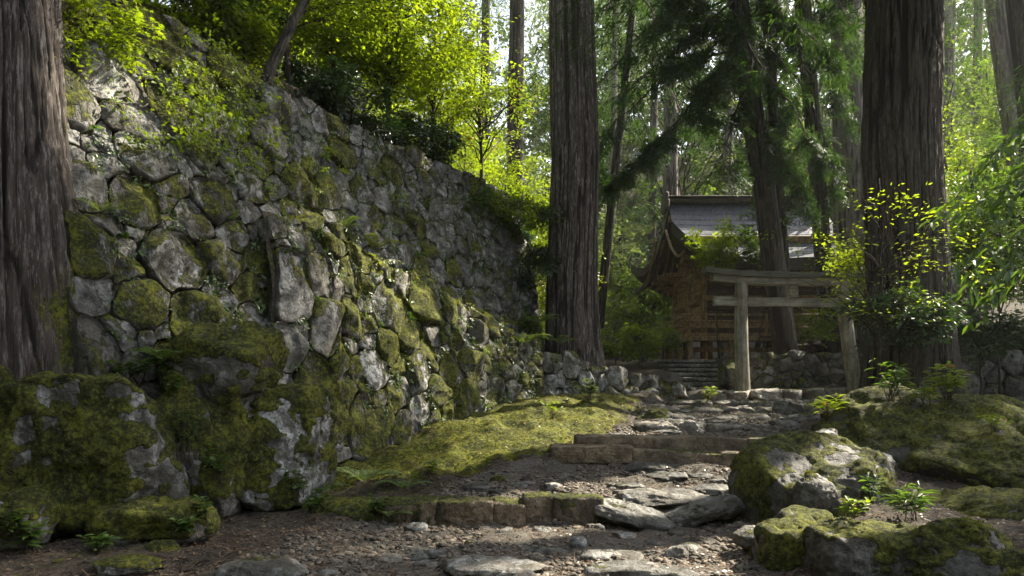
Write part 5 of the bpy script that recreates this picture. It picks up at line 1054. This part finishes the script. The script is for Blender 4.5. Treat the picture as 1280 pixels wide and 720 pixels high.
for ln, zd, in ((-3.5, 2.36), (3.6, 2.42)):
    tv, tq, ev, eq = roof_slope(ln, zd); R_ = link('roof', tv, tq, ROOFM, T, smooth=False); link('eave_edge', ev, eq, EAVE, R_, smooth=False)
    def under(s, w=None): return RZ - (zd + .25 * s) * (1 - (1 - s) ** 2.0) - (.12 + .26 * s)
    for k in range(24):
        x = XW0 - 1.0 + k * (XW1 - XW0 + 2.0) / 23; ss = np.linspace(.22, .93, 9); pts_ = np.stack([np.full(9, x), RY + ln * ss, under(ss) - .055 + 1.15 * ss ** 2.5 * np.abs((x - 8.36) / 3.4) ** 3.5], 1)
        v, f = tube(pts_, .05, 4); link('rafter', v, f, WOOD_S, T, smooth=False)
    # gable board following the curve
    ss = np.linspace(0.0, .97, 24); v = np.concatenate([np.stack([xlf(ss) + dx, RY + ln * ss, under(ss) + dz + .42 * ss ** 2], 1) for dx, dz in ((.10, 0), (.10, -.17), (.17, -.17), (.17, 0))]); K = 24
    q = np.concatenate([np.stack([a * K + np.arange(K - 1), a * K + np.arange(1, K), b * K + np.arange(1, K), b * K + np.arange(K - 1)], 1) for a, b in ((0, 1), (1, 2), (2, 3), (3, 0))]); link('gable_board', v, q, EAVE, T, smooth=False)
link('ridge', *merge([box(5.55, 11.15, RY - .2, RY + .2, RZ - .05, RZ + .14, .04), box(5.5, 11.2, RY - .28, RY + .28, RZ + .14, RZ + .2, .03)]), EAVE, T, smooth=False)
for x in (5.5, 11.1): link('ridge_ornament', *merge([box(x - .08, x + .08, RY - .32, RY + .32, RZ - .35, RZ + .34, .05), box(x - .06, x + .06, RY - .5, RY + .5, RZ - .3, RZ + .02, .05)]), EAVE, T, smooth=False)
for yy_, zz_ in ((RY, 7.45), (RY - 1.6, 6.35), (RY + 1.6, 6.32), (YW0, 5.62), (YW1 - .2, 5.6)): link('purlin', *box(XW0 - .72, XW1 + .72, yy_ - .11, yy_ + .11, zz_ - .14, zz_ + .1), WOOD_S, T, smooth=False)
# walls of boards, posts, rails
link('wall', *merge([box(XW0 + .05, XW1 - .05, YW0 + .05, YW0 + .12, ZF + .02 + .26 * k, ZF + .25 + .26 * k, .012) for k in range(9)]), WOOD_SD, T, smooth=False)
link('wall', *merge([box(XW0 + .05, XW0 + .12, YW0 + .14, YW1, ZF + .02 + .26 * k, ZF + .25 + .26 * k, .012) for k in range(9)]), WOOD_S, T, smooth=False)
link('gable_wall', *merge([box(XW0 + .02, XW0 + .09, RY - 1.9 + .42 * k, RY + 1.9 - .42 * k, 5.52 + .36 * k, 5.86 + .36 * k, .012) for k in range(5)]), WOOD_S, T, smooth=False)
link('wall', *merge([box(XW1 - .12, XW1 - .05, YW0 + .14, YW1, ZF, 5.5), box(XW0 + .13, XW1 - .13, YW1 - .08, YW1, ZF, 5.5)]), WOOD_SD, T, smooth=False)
for x in np.linspace(XW0, XW1, 4):
    for y in (YW0, RY, YW1):
        if y == RY and XW0 < x < XW1: continue
        v, f = log((x, y, 2.25), (x, y, 5.5), .12, .115, int(x * 7), 16, 8); link('post', v, f, WOOD_S, T)
for zb_ in (3.45, 4.35, 5.30): link('wall_beam', *merge([box(XW0 - .3, XW1 + .3, YW0 - .07, YW0 + .03, zb_ - .08, zb_ + .08), box(XW0 - .07, XW0 + .03, YW0 - .3, YW1 + .3, zb_ - .075, zb_ + .075)]), WOOD_S, T, smooth=False)
for x in np.linspace(XW0, XW1, 4):   # stepped bracket arms under the eaves
    link('bracket', *merge([box(x - .09, x + .09, YW0 - .28 - .26 * k, YW0 + .1, 4.95 + .20 * k, 5.08 + .20 * k, .02) for k in range(3)]), WOOD_S, T, smooth=False)
for y in (YW0, RY, YW1):
    link('bracket', *merge([box(XW0 - .30 - .30 * k, XW0 + .1, y - .09, y + .09, 4.95 + .20 * k, 5.08 + .20 * k, .02) for k in range(3)] + [box(XW0 - .34 - .30 * k, XW0 - .16 - .30 * k, y - .3, y + .3, 5.085 + .20 * k, 5.15 + .20 * k, .02) for k in range(2)]), WOOD_S, T, smooth=False)
VX, VY = 5.62, 21.75
V_ = link('veranda', *merge([box(VX, XW1 + .7, VY, YW0 - .1, ZF - .12, ZF - .02), box(VX, XW0 - .1, YW0 - .1, YW1 + .3, ZF - .125, ZF - .025), box(VX - .05, XW1 + .75, VY - .04, VY + .08, ZF - .27, ZF - .13), box(VX - .04, VX + .08, VY + .1, YW1 + .3, ZF - .28, ZF - .13)]), WOOD_S, T, smooth=False)
for x in (VX + .08, 7.0, 8.3, 9.6, 10.9): link('veranda_post', *log((x, VY + .1, 2.2), (x, VY + .1, ZF - .27), .085, .08, 5, 12, 6), WOOD_S, T)
for y in (23.1, 24.5, 25.9): link('veranda_post', *log((VX + .1, y, 2.2), (VX + .1, y, ZF - .28), .085, .08, 6, 12, 6), WOOD_S, T)
rl = [beam((VX + .05, VY - .25, ZF + z), (VX + .05, YW1 + .3, ZF + z), .055, .06) for z in (.16, .36, .56)] + [beam((VX - .25, VY + .05, ZF + z + .004), (XW1 + .9, VY + .05, ZF + z + .004), .055, .06) for z in (.16, .36, .56)]
rl += [box(VX + .02, VX + .09, y - .035, y + .035, ZF - .02, ZF + .60) for y in np.arange(VY + .05, YW1 + .2, .8)] + [box(x - .035, x + .035, VY + .02, VY + .09, ZF - .02, ZF + .60) for x in np.arange(VX + .9, XW1 + .7, .8)]
link('railing', *merge(rl), WOOD_S, T, smooth=False)
link('foundation_rail', *merge([box(VX + .3, XW1 + .3, VY + .5, VY + .6, 2.55, 2.7), box(VX + .3, VX + .4, VY + .6, YW1, 2.5, 2.66)]), WOOD_S, T, smooth=False)
link('front_stairs', *merge([box(7.9, 9.5, VY - .25 * (5 - k) - .1, VY - .25 * (5 - k) + .2, 2.2 + .15 * k, 2.28 + .15 * k, .015) for k in range(6)]), WOOD_SD, T, smooth=False)

# ------------------------------------------------------------------ light, sky, camera
sc = bpy.context.scene
W_ = bpy.data.worlds.new('World'); sc.world = W_; W_.use_nodes = True; nt = W_.node_tree
sky = nt.nodes.new('ShaderNodeTexSky'); sky.sky_type = 'NISHITA'; sky.sun_disc = False
el = math.asin(SUN[2]); sky.sun_elevation = el; sky.sun_rotation = math.atan2(SUN[0], SUN[1]); sky.air_density = 1.0; sky.dust_density = 2.5; sky.ozone_density = 1.0
bg = nt.nodes['Background']; hs = nt.nodes.new('ShaderNodeHueSaturation'); hs.inputs['Saturation'].default_value = .55; nt.links.new(sky.outputs[0], hs.inputs['Color']); nt.links.new(hs.outputs[0], bg.inputs[0]); bg.inputs[1].default_value = SKY_STRENGTH = 0.10
sl = bpy.data.lights.new('sun', 'SUN'); sl.energy = 5.0; sl.angle = rad(.5); sl.color = (1.0, .91, .74)
so = bpy.data.objects.new('sun', sl); C.objects.link(so); so.rotation_euler = Vector(SUN).to_track_quat('Z', 'Y').to_euler(); so.location = (20, 20, 40)
cd = bpy.data.cameras.new('camera'); cam = bpy.data.objects.new('camera', cd); C.objects.link(cam); sc.camera = cam
cam.location = (0, 0, HC); cam.rotation_euler = (rad(90), 0, 0); cd.sensor_width = 36; cd.lens = 24; cd.shift_y = (HY - 360) / 1280; cd.clip_end = 800; cd.clip_start = .05
sc.view_settings.view_transform = 'Standard'; sc.view_settings.look = 'None'; sc.view_settings.gamma = 1; sc.view_settings.use_curve_mapping = False
sc.view_settings.exposure = 2.15
cy = sc.cycles; cy.max_bounces = 6; cy.diffuse_bounces = 4; cy.glossy_bounces = 2; cy.transmission_bounces = 4; cy.transparent_max_bounces = 4; cy.caustics_reflective = False; cy.caustics_refractive = False
cy.use_denoising = True; cy.denoiser = 'OPENIMAGEDENOISE'; cy.sample_clamp_indirect = 6.0

AIR = bpy.data.materials.new('forest_air'); AIR.use_nodes = True; t_ = AIR.node_tree; t_.nodes.remove(t_.nodes['Principled BSDF'])
pv = t_.nodes.new('ShaderNodeVolumePrincipled'); pv.inputs['Density'].default_value = .0005; pv.inputs['Color'].default_value = (.93, .95, .92, 1); pv.inputs['Anisotropy'].default_value = .3
t_.links.new(pv.outputs[0], t_.nodes['Material Output'].inputs['Volume'])
hi = max(float((np.array(o.bound_box) @ np.array(o.matrix_world.to_3x3()).T + np.array(o.location))[:, 2].max()) for o in sc.objects if o.type == 'MESH') + 3
hv, hf = np.array([(x, y, z) for x in (-175, 205) for y in (-80, 330) for z in (-6, hi)], float), np.array([(0, 1, 3, 2), (4, 6, 7, 5), (0, 4, 5, 1), (2, 3, 7, 6), (0, 2, 6, 4), (1, 5, 7, 3)])
hz = link('haze', hv, hf, AIR, smooth=False); tag(hz, 'thin sunlit haze hanging between the trees', 'haze', kind='stuff'); hz.display_type = 'WIRE'
cy.volume_bounces = 0; cy.volume_step_rate = 1
